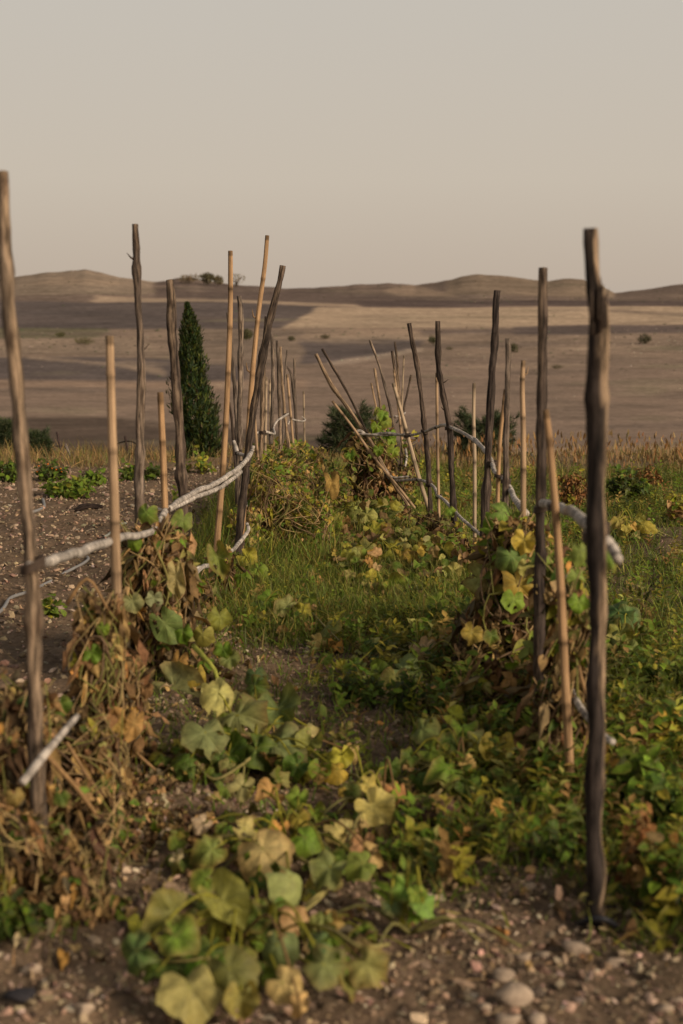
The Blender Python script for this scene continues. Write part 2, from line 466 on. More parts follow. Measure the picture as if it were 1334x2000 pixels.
# ------------------------------------------------------------------ hills
RX = [-900, -400, 0, 30, 80, 130, 165, 195, 230, 300, 330, 345, 370, 400, 470, 560, 600, 660, 700, 760, 810, 850, 885, 905, 930, 980, 1040, 1070, 1100, 1140, 1170, 1200, 1240, 1334, 1700, 2300]
RY = [556, 552, 545, 541, 534, 529, 527, 532, 541, 550, 548, 543, 541, 549, 557, 563, 563, 559, 556, 553, 556, 552, 545, 539, 535, 538, 546, 549, 544, 546, 555, 572, 567, 554, 540, 560]
NODES = [(21, 1075), (30, 985), (60, 905), (150, 845), (300, 762), (480, 705), (680, 660), (880, 628), (1120, 601), (1350, 586)]
NY = np.array([a for a, b in NODES]+[1800.0]); LNY = np.log(NY)
def hill_rows(px):
    return np.array([b for a, b in NODES]+[np.interp(px, RX, RY)+3*float(fbm(px/28., 3., 3))])
def hill_z(px, s):
    """s runs 0..len-1 along the nodes: returns depth and picture row"""
    py = np.interp(s, np.arange(len(NY)), hill_rows(px)); yy = np.exp(np.interp(s, np.arange(len(NY)), LNY))
    return yy, py
def hill_point(px, py):
    rows = hill_rows(px)
    yy = np.exp(np.interp(-py, -rows, LNY))
    p = P(px, py, yy); p[2] += hill_bump(p[0], yy)
    return p
def hill_bump(x, yy):
    return yy/F*6*fbm(x/yy*9+3, np.log(yy)*5, 3)*np.clip((yy-60)/100, 0, 1)*np.clip((1750-yy)/300, 0, 1)
pxs = np.unique(np.r_[np.linspace(-2600, -60, 60), np.linspace(-60, 1400, 360), np.linspace(1400, 4000, 60)])
ss = np.linspace(0, 10, 300)
HV = []; HC = []; HU = []; PXG = []; PYG = []
ROWS = [hill_rows(px) for px in pxs]; AR = np.arange(len(NY))
for s in ss:
    yy = math.exp(np.interp(s, AR, LNY))
    for px, rw in zip(pxs, ROWS):
        py = np.interp(s, AR, rw)
        p = P(px, py, yy)
        HV.append(p); PXG.append(px); PYG.append(py)
HV = np.array(HV); PXG = np.array(PXG); PYG = np.array(PYG)
HV[:, 2] += hill_bump(HV[:, 0], HV[:, 1])
HU = np.c_[HV[:, 0]/HV[:, 1]*4, np.log(HV[:, 1])]
# far side of the ridge falls away again
last = HV[-len(pxs):]
for k, (dy, dz) in enumerate(((500, -25), (1600, -120))):
    q = last+np.array([0, dy, dz]); HV = np.r_[HV, q]; HU = np.r_[HU, np.c_[q[:, 0]/q[:, 1]*4, np.log(q[:, 1])]]
    PXG = np.r_[PXG, PXG[-len(pxs):]]; PYG = np.r_[PYG, PYG[-len(pxs):]]
def inpoly(x, y, poly):
    r = np.zeros(len(x), bool); n = len(poly)
    for i in range(n):
        x1, y1 = poly[i]; x2, y2 = poly[(i+1) % n]
        c = ((y1 > y) != (y2 > y)) & (x < (x2-x1)*(y-y1)/(y2-y1+1e-12)+x1)
        r ^= c
    return r
jx = PXG+34*fbm(HU[:, 0]*5, HU[:, 1]*14, 4); jy = PYG+7*fbm(HU[:, 0]*3+9, HU[:, 1]*8+4, 5)
HILL = np.tile(np.array([.235, .165, .12]), (len(HV), 1))
def field(poly, c, a=1.0):
    m = inpoly(jx, jy, poly); HILL[m] = HILL[m]*(1-a)+np.array(c)*a
DARK = (.122, .096, .088); TANF = (.40, .285, .185)  # ploughed tone lightened, distance haze is mixed into the colour
field([(-2600, 480), (4000, 480), (4000, 598), (-2600, 598)], (.17, .122, .095))             # upper slopes
field([(-400, 500), (300, 520), (300, 575), (-400, 588)], (.25, .185, .13))                  # pale hill on the left
field([(120, 540), (260, 552), (210, 560), (60, 556)], (.33, .23, .15), .5)
field([(300, 548), (620, 560), (860, 590), (300, 592)], (.14, .10, .083))
field([(800, 553), (900, 582), (790, 578), (740, 566)], (.30, .21, .14), .7)
field([(870, 530), (1200, 530), (1200, 582), (870, 575)], (.215, .155, .105))
field([(180, 582), (400, 584), (700, 594), (700, 599), (400, 591), (180, 589)], (.36, .255, .17))   # pale track
field([(-900, 586), (250, 590), (420, 592), (622, 598), (560, 641), (300, 648), (-900, 640)], DARK)  # ploughed field
field([(622, 600), (4000, 595), (4000, 627), (1100, 640), (700, 642), (545, 642)], TANF)            # pale stubble field
field([(700, 588), (4000, 583), (4000, 595), (700, 598)], (.115, .083, .073))
field([(-900, 642), (4000, 642), (4000, 700), (-900, 700)], (.24, .17, .12))
field([(1000, 640), (1150, 634), (4000, 624), (4000, 641), (1150, 652), (1000, 655)], (.13, .097, .085))
field([(820, 648), (1010, 642), (1010, 652), (820, 658)], (.13, .097, .085), .8)
field([(560, 648), (800, 645), (820, 656), (600, 662)], (.36, .25, .165), .6)
field([(-100, 640), (210, 640), (200, 662), (-100, 664)], (.13, .125, .065), .7)             # scrub strip
field([(-900, 664), (280, 660), (320, 690), (-900, 690)], (.27, .195, .135), .8)
field([(-900, 695), (330, 700), (480, 715), (480, 742), (-900, 746)], DARK)    # dark field
field([(60, 697), (320, 720), (330, 735), (200, 712), (60, 702)], (.36, .255, .17), .7)
field([(590, 665), (835, 662), (820, 682), (660, 707), (590, 712)], DARK)       # dark wedge
field([(640, 706), (830, 680), (835, 686), (650, 715)], (.40, .30, .22), .7)
field([(380, 640), (590, 648), (590, 720), (380, 712)], (.22, .16, .115), .8)
field([(-900, 745), (600, 742), (600, 760), (-900, 757)], (.30, .20, .135), .8)
field([(-900, 820), (200, 815), (600, 850), (900, 875), (900, 1000), (-900, 1000)], (.115, .082, .062))
field([(860, 892), (1150, 872), (2400, 862), (2400, 925), (860, 925)], (.36, .235, .145))
rf = random.Random(3)
for k in range(70):                                                    # strips of stubble, tracks and plough marks
    cy = rf.uniform(603, 880); cx = rf.uniform(-300, 1500); hw = rf.uniform(40, 260); hh = rf.uniform(1.2, 4.5)*(1+(cy-600)/250); sl_ = rf.uniform(-.05, .05)
    tone = rf.choice([(.34, .245, .165), (.34, .245, .165), (.15, .11, .088), (.13, .10, .085), (.20, .17, .10)])
    field([(cx-hw, cy-sl_*hw), (cx, cy-hh), (cx+hw, cy+sl_*hw), (cx+hw*.3, cy+hh)], tone, rf.uniform(.2, .55))
for k in range(30):
    cy = rf.uniform(556, 586); cx = rf.uniform(-100, 1400); hw = rf.uniform(30, 120)
    field([(cx-hw, cy+rf.uniform(-3, 3)), (cx, cy-2.5), (cx+hw, cy+rf.uniform(-3, 3)), (cx, cy+2.5)], rf.choice([(.29, .21, .145), (.115, .088, .074), (.15, .125, .08)]), rf.uniform(.2, .5))
HILL = (HILL*.8+HILL.mean(1, keepdims=True)*.2*np.array([1.04, 1, .94]))*1.2  # field colours greyed to stand in for haze over the valley
Hg = HILL.reshape(-1, len(pxs), 3)
for _ in range(2):
    Hg = np.r_[Hg[:1], (Hg[:-2]+2*Hg[1:-1]+Hg[2:])/4, Hg[-1:]]; Hg = np.concatenate([Hg[:, :1], (Hg[:, :-2]+2*Hg[:, 1:-1]+Hg[:, 2:])/4, Hg[:, -1:]], 1)
HILL = Hg.reshape(-1, 3)

mb = MB(); nx = len(pxs); nyy = len(ss)+2
idx = np.arange(nx*nyy).reshape(nyy, nx)
f4 = np.stack([idx[:-1, :-1], idx[:-1, 1:], idx[1:, 1:], idx[1:, :-1]], -1).reshape(-1, 4)
mb.add(HV, HILL, HU, None, f4)
tag(mb.build('hills', M_hill), 'rolling brown harvested hills with dark ploughed and pale stubble fields', 'hills', kind='structure')

# pale rocks lying on the right-hand slopes
n = 260
T = []; S = []
for (x0, x1, y0, y1, k) in ((1100, 1334, 655, 690, 60), (850, 1334, 680, 780, 60), (880, 1000, 690, 720, 30), (1180, 1334, 640, 680, 40), (640, 830, 683, 712, 40), (0, 300, 650, 720, 25)):
    for _ in range(k):
        px = random.uniform(x0, x1); py = random.uniform(y0, y1)
        if (x0, y0) == (640, 683): py = 708-(px-640)*.135+random.uniform(-3, 3)
        T.append(hill_point(px, py)); S.append(pxm(random.uniform(1.5, 5), T[-1][1]))
T = np.array(T); S = np.array(S); mb = MB()
mb.inst(ST[0], yaw(len(T), .2)*S[:, None, None], T, pick([(.36, .29, .22, 1), (.44, .36, .28, 1)], len(T)))
tag(mb.build('rocks', M_rock), 'pale limestone rocks scattered over the far slopes', 'rocks', kind='stuff')

# scrub dotted over the slopes: too many and small to count
T = []; S = []
for (x0, x1, y0, y1, k) in ((-200, 1500, 545, 590, 90), (0, 420, 640, 690, 90), (430, 900, 640, 665, 35), (840, 1400, 640, 730, 60), (-100, 1400, 590, 760, 50), (900, 1334, 582, 592, 60)):
    for _ in range(k):
        px = random.uniform(x0, x1); py = random.uniform(y0, y1)
        if py < np.interp(px, RX, RY)+4: continue
        T.append(hill_point(px, py)); S.append(pxm(random.uniform(1.5, 6)*(1 if py > 600 else .7), T[-1][1]))
T = np.array(T); S = np.array(S); mb = MB(); m3 = yaw(len(T), .1)*S[:, None, None]; m3[:, :, 0] *= 1.8; m3[:, :, 1] *= 1.8
mb.inst(ST[2], m3, T, pick([(.10, .09, .06, 2), (.13, .105, .07, 2), (.09, .10, .055, 1)], len(T)))
tag(mb.build('scrub', M_rock), 'dark scrub dotted over the distant slopes', 'scrub', kind='stuff')

# ------------------------------------------------------------------ far bushes and trees
def far_bush(name, label, cat, px, py, wpx, hpx, colr, bare=False, trunk=False):
    b = hill_point(px, py); k = b[1]/F
    t = thing(name, b, label, cat, 'trees and bushes on the far hills')
    n = 420 if not bare else 160
    d = rng.standard_normal((n, 3)); d /= np.linalg.norm(d, axis=1)[:, None]
    lob = .75+.5*vnoise(d[:, 0]*2+px, d[:, 2]*2+py)
    r = rng.random(n)**.4*lob
    c = d*r[:, None]*np.array([wpx/2, wpx/2, hpx/2])*k
    base = .25*hpx*k if trunk else 0
    c[:, 2] = c[:, 2]*(.8 if trunk else 1)+(hpx*.5)*k+base*.3
    c[:, 2] = np.maximum(c[:, 2], base*.8)
    mb = MB(); s = hpx*k*(.16 if not bare else .1)
    mb.inst(OV[0], orient(rng.standard_normal((n, 3))+np.array([0, 0, .6]), rng.standard_normal((n, 3)))*s*(.7+.6*rng.random((n, 1, 1))), c+b, pick([(*colr, 1)], n, .25))
    mb.build('crown', M_small, t)
    mb = MB()
    for q in range(5 if bare else 2):
        a = random.random()*6.28; e = np.array([math.cos(a)*wpx*.3*k, math.sin(a)*wpx*.3*k, hpx*.7*k])
        mb.tube([b-np.array([0, 0, hpx*.1*k]), b+e*np.array([.2, .2, .45]), b+e], [hpx*.05*k, hpx*.035*k, hpx*.012*k], (.1, .075, .055), 6)
    mb.build('trunk', M_stem, t)
fb = [('far_tree', 'small dark tree on the ridge just right of the rocky knoll', 'tree', 405, 557, 30, 25, (.10, .09, .06), False, True),
      ('far_tree', 'thin tree on the ridge close right of the small dark tree', 'tree', 426, 558, 20, 20, (.14, .12, .085), False, True),
      ('far_tree', 'hazy bare crowned tree standing last on the left ridge behind the tallest canes', 'tree', 462, 560, 40, 28, (.17, .135, .105), True, True),
      ('far_bush', 'greyish bush low on the rocky knoll of the left ridge', 'bush', 368, 553, 46, 17, (.17, .13, .1), False, False),
      ('far_bush', 'round dark green bush on the slope behind the grey stake beside the cypress', 'bush', 481, 664, 26, 22, (.085, .09, .05), False, False),
      ('far_bush', 'small dark oval bush left of a second one below the pale stubble field', 'bush', 569, 667, 17, 10, (.075, .075, .052), False, False),
      ('far_bush', 'small dark flat topped bush above the leaning right hand sticks', 'bush', 635, 664, 20, 9, (.075, .07, .048), False, False),
      ('far_bush', 'dark green bush between the two crooked dark stakes at the middle of the right row', 'bush', 845, 672, 18, 14, (.075, .085, .052), False, False),
      ('far_bush', 'low small bush on the slope right of the crooked bark stake', 'bush', 878, 684, 16, 6, (.09, .085, .06), False, False),
      ('far_bush', 'dark bush behind the top of the grey stake in the right row', 'bush', 1003, 688, 22, 17, (.085, .085, .06), False, False),
      ('far_bush', 'flat dark bush between the two thick right hand posts', 'bush', 1088, 719, 30, 8, (.075, .072, .052), False, False),
      ('far_bush', 'rounded dark bush alone on the slope at the far right', 'bush', 1260, 671, 30, 18, (.07, .07, .057), False, False),
      ('far_bush', 'low scrubby olive bush on the left slope beside the second tall wooden stake', 'bush', 165, 672, 42, 14, (.105, .105, .06), False, False),
      ('far_bush', 'small green bush in the scrub strip on the left slope', 'bush', 118, 659, 22, 11, (.1, .105, .055), False, False)]
for a in fb: far_bush(*a)

# ------------------------------------------------------------------ cypress
def cypress():
    b = np.array([pxm(392-667, 16.6), 16.6, -.12])
    t = thing('cypress_tree', b, 'narrow dark green cypress standing at the garden edge', 'tree')
    n = 9000; h = rng.random(n)**.9
    top = P(368, 594, 16.6)[2]-b[2]
    prof = np.interp(h, [0, .06, .2, .4, .6, .8, .93, 1], [.6, .9, 1, .95, .72, .42, .2, .02])
    a = rng.random(n)*2*np.pi
    lob = .62+.72*vnoise(a*1.9, h*11)*(.6+.8*vnoise(a*5, h*30))
    r = prof*lob*.265*np.sqrt(rng.random(n)*.75+.25)
    cx = -.15*h+.02*np.sin(h*9)
    pos = np.c_[cx+np.cos(a)*r, np.sin(a)*r, h*top]
    dr = np.c_[np.cos(a)*.7, np.sin(a)*.7, np.full(n, 1.0)]+rng.standard_normal((n, 3))*.28
    nm = np.c_[np.cos(a), np.sin(a), np.full(n, -.3)]+rng.standard_normal((n, 3))*.5
    s = (.055+.05*rng.random(n))*(1-.5*h)
    colr = pick([(.018, .036, .014, 4), (.03, .055, .018, 3), (.075, .10, .022, 1.8), (.10, .075, .04, .25)], n)
    mb = MB(); M = orient(nm, dr)*s[:, None, None]
    tp = ovate_tmpl(3, .1, .3, .2, 4)
    mb.inst(tp, M, pos+b, colr)
    # low loose twigs
    mb.build('crown', M_small, t)
    mb = MB(); mb.tube([b-np.array([0, 0, .1]), b+np.array([-.04, 0, .8]), b+np.array([-.14, 0, top*.92])], [.045, .03, .006], (.09, .06, .04), 8, sub=.1)
    mb.build('trunk', M_stem, t)
cypress()

# ------------------------------------------------------------------ young pines
def pine(label, px, Y, wpx, top_py, base_z=-.15, seed=0):
    rs = np.random.default_rng(seed)
    x = pxm(px-667, Y); b = np.array([x, Y, base_z])
    hh = P(px, top_py, Y)[2]-base_z; ww = pxm(wpx, Y)/2
    t = thing('young_pine', b, label, 'pine tree', 'young pines at the garden edge')
    mbt = MB(); mbn = MB()
    mbt.tube([b-[0, 0, .1], b+[0, 0, hh*.9]], [.03, .01], (.07, .05, .035), 7)
    tips = [(b+np.array([0, 0, hh*.92]), np.array([0, 0, 1.]))]
    nb = 44
    for i in range(nb):
        q = (i+.5)/nb; z = hh*(.04+.82*q); a = i*2.4+rs.random()
        L = ww*(1.12-.5*q)*(.75+.5*rs.random())
        d = np.array([math.cos(a), math.sin(a), .55+.4*rs.random()])
        e = b+np.array([0, 0, z])+d*L*np.array([1, 1, .6])
        m_ = b+np.array([0, 0, z])+d*L*np.array([.55, .55, .15])
        mbt.tube([b+[0, 0, z], m_, e], [.01, .007, .004], (.08, .055, .035), 5)
        tips.append((e, d))
        for k in range(4):
            tips.append((m_*(1-k/4)+e*(k/4)+rs.standard_normal(3)*.03, d+rs.standard_normal(3)*.5))
            if k < 3:
                dd = d+rs.standard_normal(3)*.6; ee = m_+dd*L*.35
                mbt.tube([m_, ee], [.005, .003], (.08, .055, .035), 4); tips.append((ee, dd))
    Ts = []; Ds = []
    for e, d in tips:
        d = d/np.linalg.norm(d)
        for _ in range(46):
            back = rs.random()*.09
            Ts.append(e-d*back); Ds.append(d*.75+rs.standard_normal(3)*.55)
    Ts = np.array(Ts); Ds = np.array(Ds)
    # needles: thin blades, local z is the length
    z = Ds/np.linalg.norm(Ds, axis=1)[:, None]; yv = np.cross(z, rs.standard_normal(z.shape)); yv /= np.linalg.norm(yv, axis=1)[:, None]
    M = np.stack([np.cross(yv, z), yv, z], -1)*(.06+.035*rs.random(len(Ts)))[:, None, None]
    mbn.inst(blade_tmpl(.1, 2, .04), M, Ts, pick([(.022, .045, .024, 3), (.035, .065, .03, 2), (.07, .10, .04, .8)], len(Ts)))
    mbn.build('crown', M_small, t); mbt.build('trunk', M_stem, t)
pine('dark young pine half hidden behind the nearest left post', 12, 17.2, 76, 818, -.15, 1)
pine('small sparse pine shoot just right of the nearest left post', 74, 17.0, 40, 842, -.15, 2)
pine('dark bushy pine in the gap between the two bean rows', 683, 16.9, 112, 795, -.2, 3)
pine('dark pine behind the dark stakes of the right row', 945, 17.0, 120, 812, -.2, 4)

# ------------------------------------------------------------------ stakes and canes
WD = (.066, .047, .035); WG = (.13, .10, .077); WK = (.034, .025, .021); WT = (.23, .16, .10)
CN = (.44, .295, .175); CO = (.44, .27, .14); CP = (.44, .33, .22)
def to_ground(w):
    """carry the last stretch of a stake on until it is in the ground"""
    w = [np.asarray(q, float) for q in w]
    a, b = w[-2], w[-1]; d = (b-a)/np.linalg.norm(b-a)
    d[2] = min(d[2], -.35); d /= np.linalg.norm(d)
    zt = -.06
    if b[2] > zt: w.append(b+d*((b[2]-zt)/-d[2]))
    return w
def stake_path(pts, Y, lean):
    n = len(pts); w = []
    for i, (px, py) in enumerate(pts):
        q = 1-i/(n-1)
        w.append(P(px, py, Y+lean*q))
    return to_ground(w)
def wood_stake(label, pts, Y, w0, w1, c0=WD, c1=WD, lean=0.0, knots=3, twigs=0, peel_lit=None, ws=None, name='wooden_stake', group='weathered wooden stakes along the bean rows'):
    w = stake_path(pts, Y, lean)
    n = len(w); r = np.linspace(pxm(w0, Y)/2, pxm(w1, Y)/2, n)
    if ws: r = np.array([pxm(q, Y)/2 for q in list(ws)+[ws[-1]]*(n-len(ws))])
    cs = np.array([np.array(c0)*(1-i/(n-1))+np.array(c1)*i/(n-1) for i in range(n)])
    p, r, c = resample(np.array(w), r, cs, .025)
    L = np.arange(len(p))*.025; sd = random.random()*50
    r = r*(1+.26*(vnoise(L*6+sd, L*0+1)-.5)+.2*(vnoise(L*24+sd, L*0+7)-.5))
    R = r.mean()
    wob = (np.c_[vnoise(L*4+sd, L*0+3), vnoise(L*4+sd, L*0+9)]-.5)*R*.22+(np.c_[vnoise(L*13+sd, L*0+5), vnoise(L*13+sd, L*0+15)]-.5)*R*.2
    p[:, 0] += wob[:, 0]; p[:, 1] += wob[:, 1]
    pat = vnoise(L*4+sd, L*0+13)
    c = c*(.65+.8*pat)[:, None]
    for _ in range(knots):
        k = random.randrange(3, len(p)-3); r[k-1:k+2] *= (1.12, 1.22, 1.1)[:len(r[k-1:k+2])]
    mb = MB(); mb.tube(p, r, c, 12, jit=.35)
    # paler wood where bark is off; nearest right post adds a painted lit side
    az = random.uniform(0, 6.28) if peel_lit is None else peel_lit
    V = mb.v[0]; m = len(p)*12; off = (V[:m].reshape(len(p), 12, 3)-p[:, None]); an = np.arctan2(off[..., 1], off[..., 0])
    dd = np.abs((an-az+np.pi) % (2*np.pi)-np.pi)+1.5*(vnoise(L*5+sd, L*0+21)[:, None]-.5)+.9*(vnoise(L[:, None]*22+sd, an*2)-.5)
    k = np.clip(((.8 if peel_lit is None else 1.0)-dd)/.35, 0, 1)*(.35 if peel_lit is None else .85)*np.linspace(1, .3 if peel_lit != -.05 else .9, len(p))[:, None]
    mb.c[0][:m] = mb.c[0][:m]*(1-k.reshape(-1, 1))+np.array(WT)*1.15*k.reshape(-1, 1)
    for _ in range(twigs):
        k = random.randrange(4, int(len(p)*.6)); a = random.random()*6.28
        d = np.array([math.cos(a), math.sin(a)*.5, .5])
        mb.tube([p[k], p[k]+d*R*1.6, p[k]+d*R*2.6+[0, 0, R*.4]], [R*.35, R*.2, R*.06], c[k], 5)
    base = p[-1].copy()
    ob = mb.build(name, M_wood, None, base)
    return tag(ob, label, 'stake', group), p
def cane(label, pts, Y, w0, w1, c=CN, lean=0.0, spurs=0, group='bamboo canes along the bean rows', node=.21):
    w = stake_path(pts, Y, lean)
    n = len(w); r = np.linspace(pxm(w0, Y)/2, pxm(w1, Y)/2, n)
    p, r, cc = resample(np.array(w), r, np.array(c), .012)
    L = np.arange(len(p))*.012
    nxt = random.uniform(.03, node); nodes = []
    while nxt < L[-1]:
        nodes.append(nxt); nxt += node*random.uniform(.75, 1.2)
    for q in nodes:
        g = np.exp(-((L-q)/.009)**2); r = r*(1+.10*g)
        cc = cc*(1-random.uniform(.35, .8)*np.exp(-((L-q-.008)/(.009 if Y < 7 else .014))**2))[:, None]
        cc = cc*(1-.22*np.exp(-((L-q-.03)/.03)**2))[:, None]
    cc = cc*(.8+.4*vnoise(L*3+random.random()*30, L*0))[:, None]
    cc[:3] *= .45
    mb = MB(); mb.tube(p, r, cc, 10)
    for _ in range(spurs):
        if not nodes: break
        k = int(random.choice(nodes[:3])/.012); k = min(k, len(p)-2); R = r[k]; sgn = random.choice((-1, 1))
        mb.tube([p[k], p[k]+np.array([sgn*R*1.8, 0, R*1.2]), p[k]+np.array([sgn*R*2.2, 0, R*4])], [R*.5, R*.35, R*.12], cc[k]*.8, 6)
    ob = mb.build('bamboo_cane', M_cane, None, p[-1].copy())
    return tag(ob, label, 'cane', group), p

# left row
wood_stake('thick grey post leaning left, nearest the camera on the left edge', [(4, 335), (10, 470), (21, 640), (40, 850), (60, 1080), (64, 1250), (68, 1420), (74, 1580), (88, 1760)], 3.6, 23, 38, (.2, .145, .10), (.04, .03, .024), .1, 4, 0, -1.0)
cane('pale cut cane standing right of the nearest left post', [(214, 656), (219, 850), (224, 1010), (231, 1290)], 4.75, 16, 23, CN)
wood_stake('tall brown bark stake, second wooden one from the left', [(264, 438), (268, 560), (274, 700), (273, 850), (272, 1000)], 6.0, 14, 21, WD, WG, .05, 5, 2)
cane('short orange cane between the two tall brown left stakes', [(313, 766), (318, 880), (323, 1010)], 6.2, 12, 14, CO)
wood_stake('straight brown stake in front of the cypress', [(331, 547), (338, 680), (349, 840), (360, 1010)], 7.1, 18, 19, WD, WD, .1, 3)
cane('tall straight cane with dark joints, first right of the cypress', [(450, 490), (450, 590), (447, 690), (438, 880), (424, 1060)], 8.3, 9, 13, CO, .1, 0, node=.27)
cane('tallest cane with a hooked joint near its tip in the left row', [(522, 460), (517, 520), (505, 610), (493, 730), (484, 860), (474, 1020)], 8.9, 8, 12, CO, .1, 2, node=.27)
wood_stake('dark mottled stake leaning right across the left row', [(553, 519), (541, 575), (520, 660), (497, 790), (480, 920), (468, 1040)], 8.75, 12, 17, WD, WK, .05, 3)
wood_stake('grey brown stake standing right of the first tall cane', [(468, 578), (470, 660), (469, 780), (467, 900)], 9.5, 10, 13, WG, WG, 0, 3)
wood_stake('thin crooked stick showing left of the first tall cane', [(444, 610), (450, 660), (457, 740), (461, 800), (464, 880)], 10.0, 6, 9, WG, WG, 0, 2)
wood_stake('thin dark stick low behind the first tall cane', [(449, 786), (454, 840), (458, 890)], 10.3, 5, 7, WD, WD, 0, 1)
wood_stake('brown stick just behind the dark leaning stake of the left row', [(520, 618), (516, 690), (513, 780), (511, 860)], 10.6, 7, 10, WD, WT, 0, 2)
cane('short cane touching the brown stick behind the leaning stake', [(520, 736), (519, 800), (518, 860)], 10.8, 5, 6, CP)
wood_stake('grey stick in the far left row right of the leaning stake', [(531, 652), (533, 740), (531, 830), (529, 870)], 11.3, 6, 10, WG, WG, 0, 2)
wood_stake('straight grey stick, second right of the leaning stake', [(541, 665), (545, 760), (548, 860)], 11.7, 6, 7, WG, WT, 0, 2)
wood_stake('slanting tan stick, third right of the leaning stake', [(547, 677), (553, 770), (559, 830), (565, 880)], 12.0, 5, 8, WT, WT, 0, 2)
wood_stake('very thin twig stick among the far left stakes', [(561, 684), (557, 730), (554, 800), (553, 860)], 12.6, 3, 4, WG, WG, 0, 1)
cane('slim cane among the far left stakes', [(561, 731), (567, 800), (573, 870)], 12.7, 5, 5, CN)
wood_stake('bent stick with a kinked top in the far left row', [(559, 715), (568, 731), (573, 765), (577, 810), (581, 870)], 13.2, 4, 6, WG, WD, 0, 1)
wood_stake('thin upright stick second from the far left row end', [(575, 700), (577, 780), (581, 870)], 13.5, 4, 5, WG, WG, 0, 1)
cane('thinnest cane standing last at the far left row end', [(593, 764), (594, 820), (595, 872)], 14.0, 3.5, 4, CP)
cane('thin low cane crossing behind the dark leaning stake', [(491, 720), (494, 765), (500, 850), (506, 930)], 10.2, 5, 6, CN)
cane('short stub of cane between far left grey sticks', [(527, 741), (527, 800), (527, 860)], 11.5, 4, 4, CP)
# right row
o, pR1 = wood_stake('thick dark post with a torn shoulder, nearest on the right', [(1152, 446), (1154, 500), (1156, 545), (1160, 568), (1166, 600), (1165, 760), (1164, 1000), (1163, 1300), (1163, 1560), (1163, 1790)], 3.45, 27, 42, (.05, .036, .028), (.022, .017, .015), 0, 0, 0, -.05, (27, 27, 27, 36, 43, 40, 37, 37, 36, 36))  # pale right and dark left: peeled bark plus side light painted into the colour
wood_stake('tall dark stake just left of the nearest right post', [(1061, 523), (1060, 650), (1058, 800), (1056, 1000), (1054, 1190)], 4.95, 17, 22, WD, WK, .05, 3)
cane('split orange cane leaning on the tall dark right stake', [(1066, 800), (1074, 870), (1085, 1000), (1094, 1130), (1103, 1310)], 4.35, 12, 19, CO)
wood_stake('slim dark brown stake left of the grey pair in the right row', [(972, 567), (965, 680), (957, 800), (950, 950), (941, 1080)], 7.3, 13, 17, WK, WD, 0, 2)
wood_stake('greyish stake with bark beside an orange cane in the right row', [(991, 661), (992, 720), (989, 800), (988, 900), (986, 1000)], 6.6, 11, 14, WG, WD, 0, 4, 1)
cane('orange cane standing against the greyish right stake', [(987, 760), (976, 870), (972, 984), (972, 1112)], 6.95, 7, 9, CO)
cane('pale cane with a curled side shoot in the right row', [(1022, 704), (1020, 760), (1022, 850), (1022, 1000)], 6.1, 9, 12, CN, 0, 1)
cane('lone pale cane in the gap left of the slim dark stake', [(926, 748), (925, 815), (927, 900), (927, 1030)], 8.8, 6.5, 8, CP)
wood_stake('crooked dark bark stake bending right at its middle', [(855, 627), (857, 715), (868, 780), (877, 836), (881, 905), (886, 990), (893, 1050)], 9.3, 10, 12, WD, WK, 0, 5, 3)
wood_stake('gently curved dark stake left of the crooked bark stake', [(799, 631), (805, 665), (815, 715), (827, 819), (836, 905), (841, 1000)], 10.3, 8, 11, WD, WD, 0, 4)
cane('straight thin cane behind the crooked bark stake', [(853, 728), (854, 836), (857, 998)], 9.9, 5.5, 6.5, CN)
cane('pale cane leaning left below the curved dark stake', [(768, 748), (783, 801), (797, 855), (815, 922), (831, 974)], 10.7, 7, 9, CP)
wood_stake('pale stick leaning far left across the right row', [(617, 691), (648, 753), (693, 815), (724, 863), (755, 922), (800, 992)], 11.0, 7, 8, WT, WT, 0, 2)
wood_stake('thin dark stick leaning left behind the pale leaning stick', [(629, 681), (659, 732), (683, 774), (707, 825), (735, 885)], 11.4, 5, 6, WD, WD, 0, 2)
cane('low thin cane leaning left beneath the pale leaning stick', [(649, 783), (690, 836), (734, 898), (779, 953), (817, 1001)], 10.85, 5, 5.5, CN)
wood_stake('curved grey stick rising above the green bean top', [(722, 664), (741, 715), (755, 767), (767, 825), (776, 890)], 12.3, 5, 6, WG, WG, 0, 2)
wood_stake('short pale stick left of the curved grey stick', [(732, 719), (743, 798), (750, 870)], 12.8, 5, 6, WT, WT, 0, 1)
cane('shortest thin cane above the green bean top', [(725, 748), (738, 812), (748, 870)], 13.2, 3.5, 4, CN)
wood_stake('tall thin brown stick in the far right bunch', [(771, 667), (775, 700), (781, 784), (788, 890)], 13.6, 4, 5, WD, WT, 0, 2)
wood_stake('brown stick just left of the tall thin one in the far right bunch', [(766, 685), (770, 715), (776, 753), (785, 860)], 13.3, 5, 5, WD, WT, 0, 2)
cane('hair thin cane tilting right in the far right bunch', [(789, 694), (786, 770), (783, 870)], 14, 3, 3.5, CP)
wood_stake('short dark stick tilting right in the far right bunch', [(803, 732), (795, 770), (789, 800), (785, 870)], 13.9, 4, 5, WK, WD, 0, 1)
cane('slender cane at the front of the far right bunch', [(769, 722), (774, 760), (779, 808), (788, 888)], 12.6, 4, 5, CN)

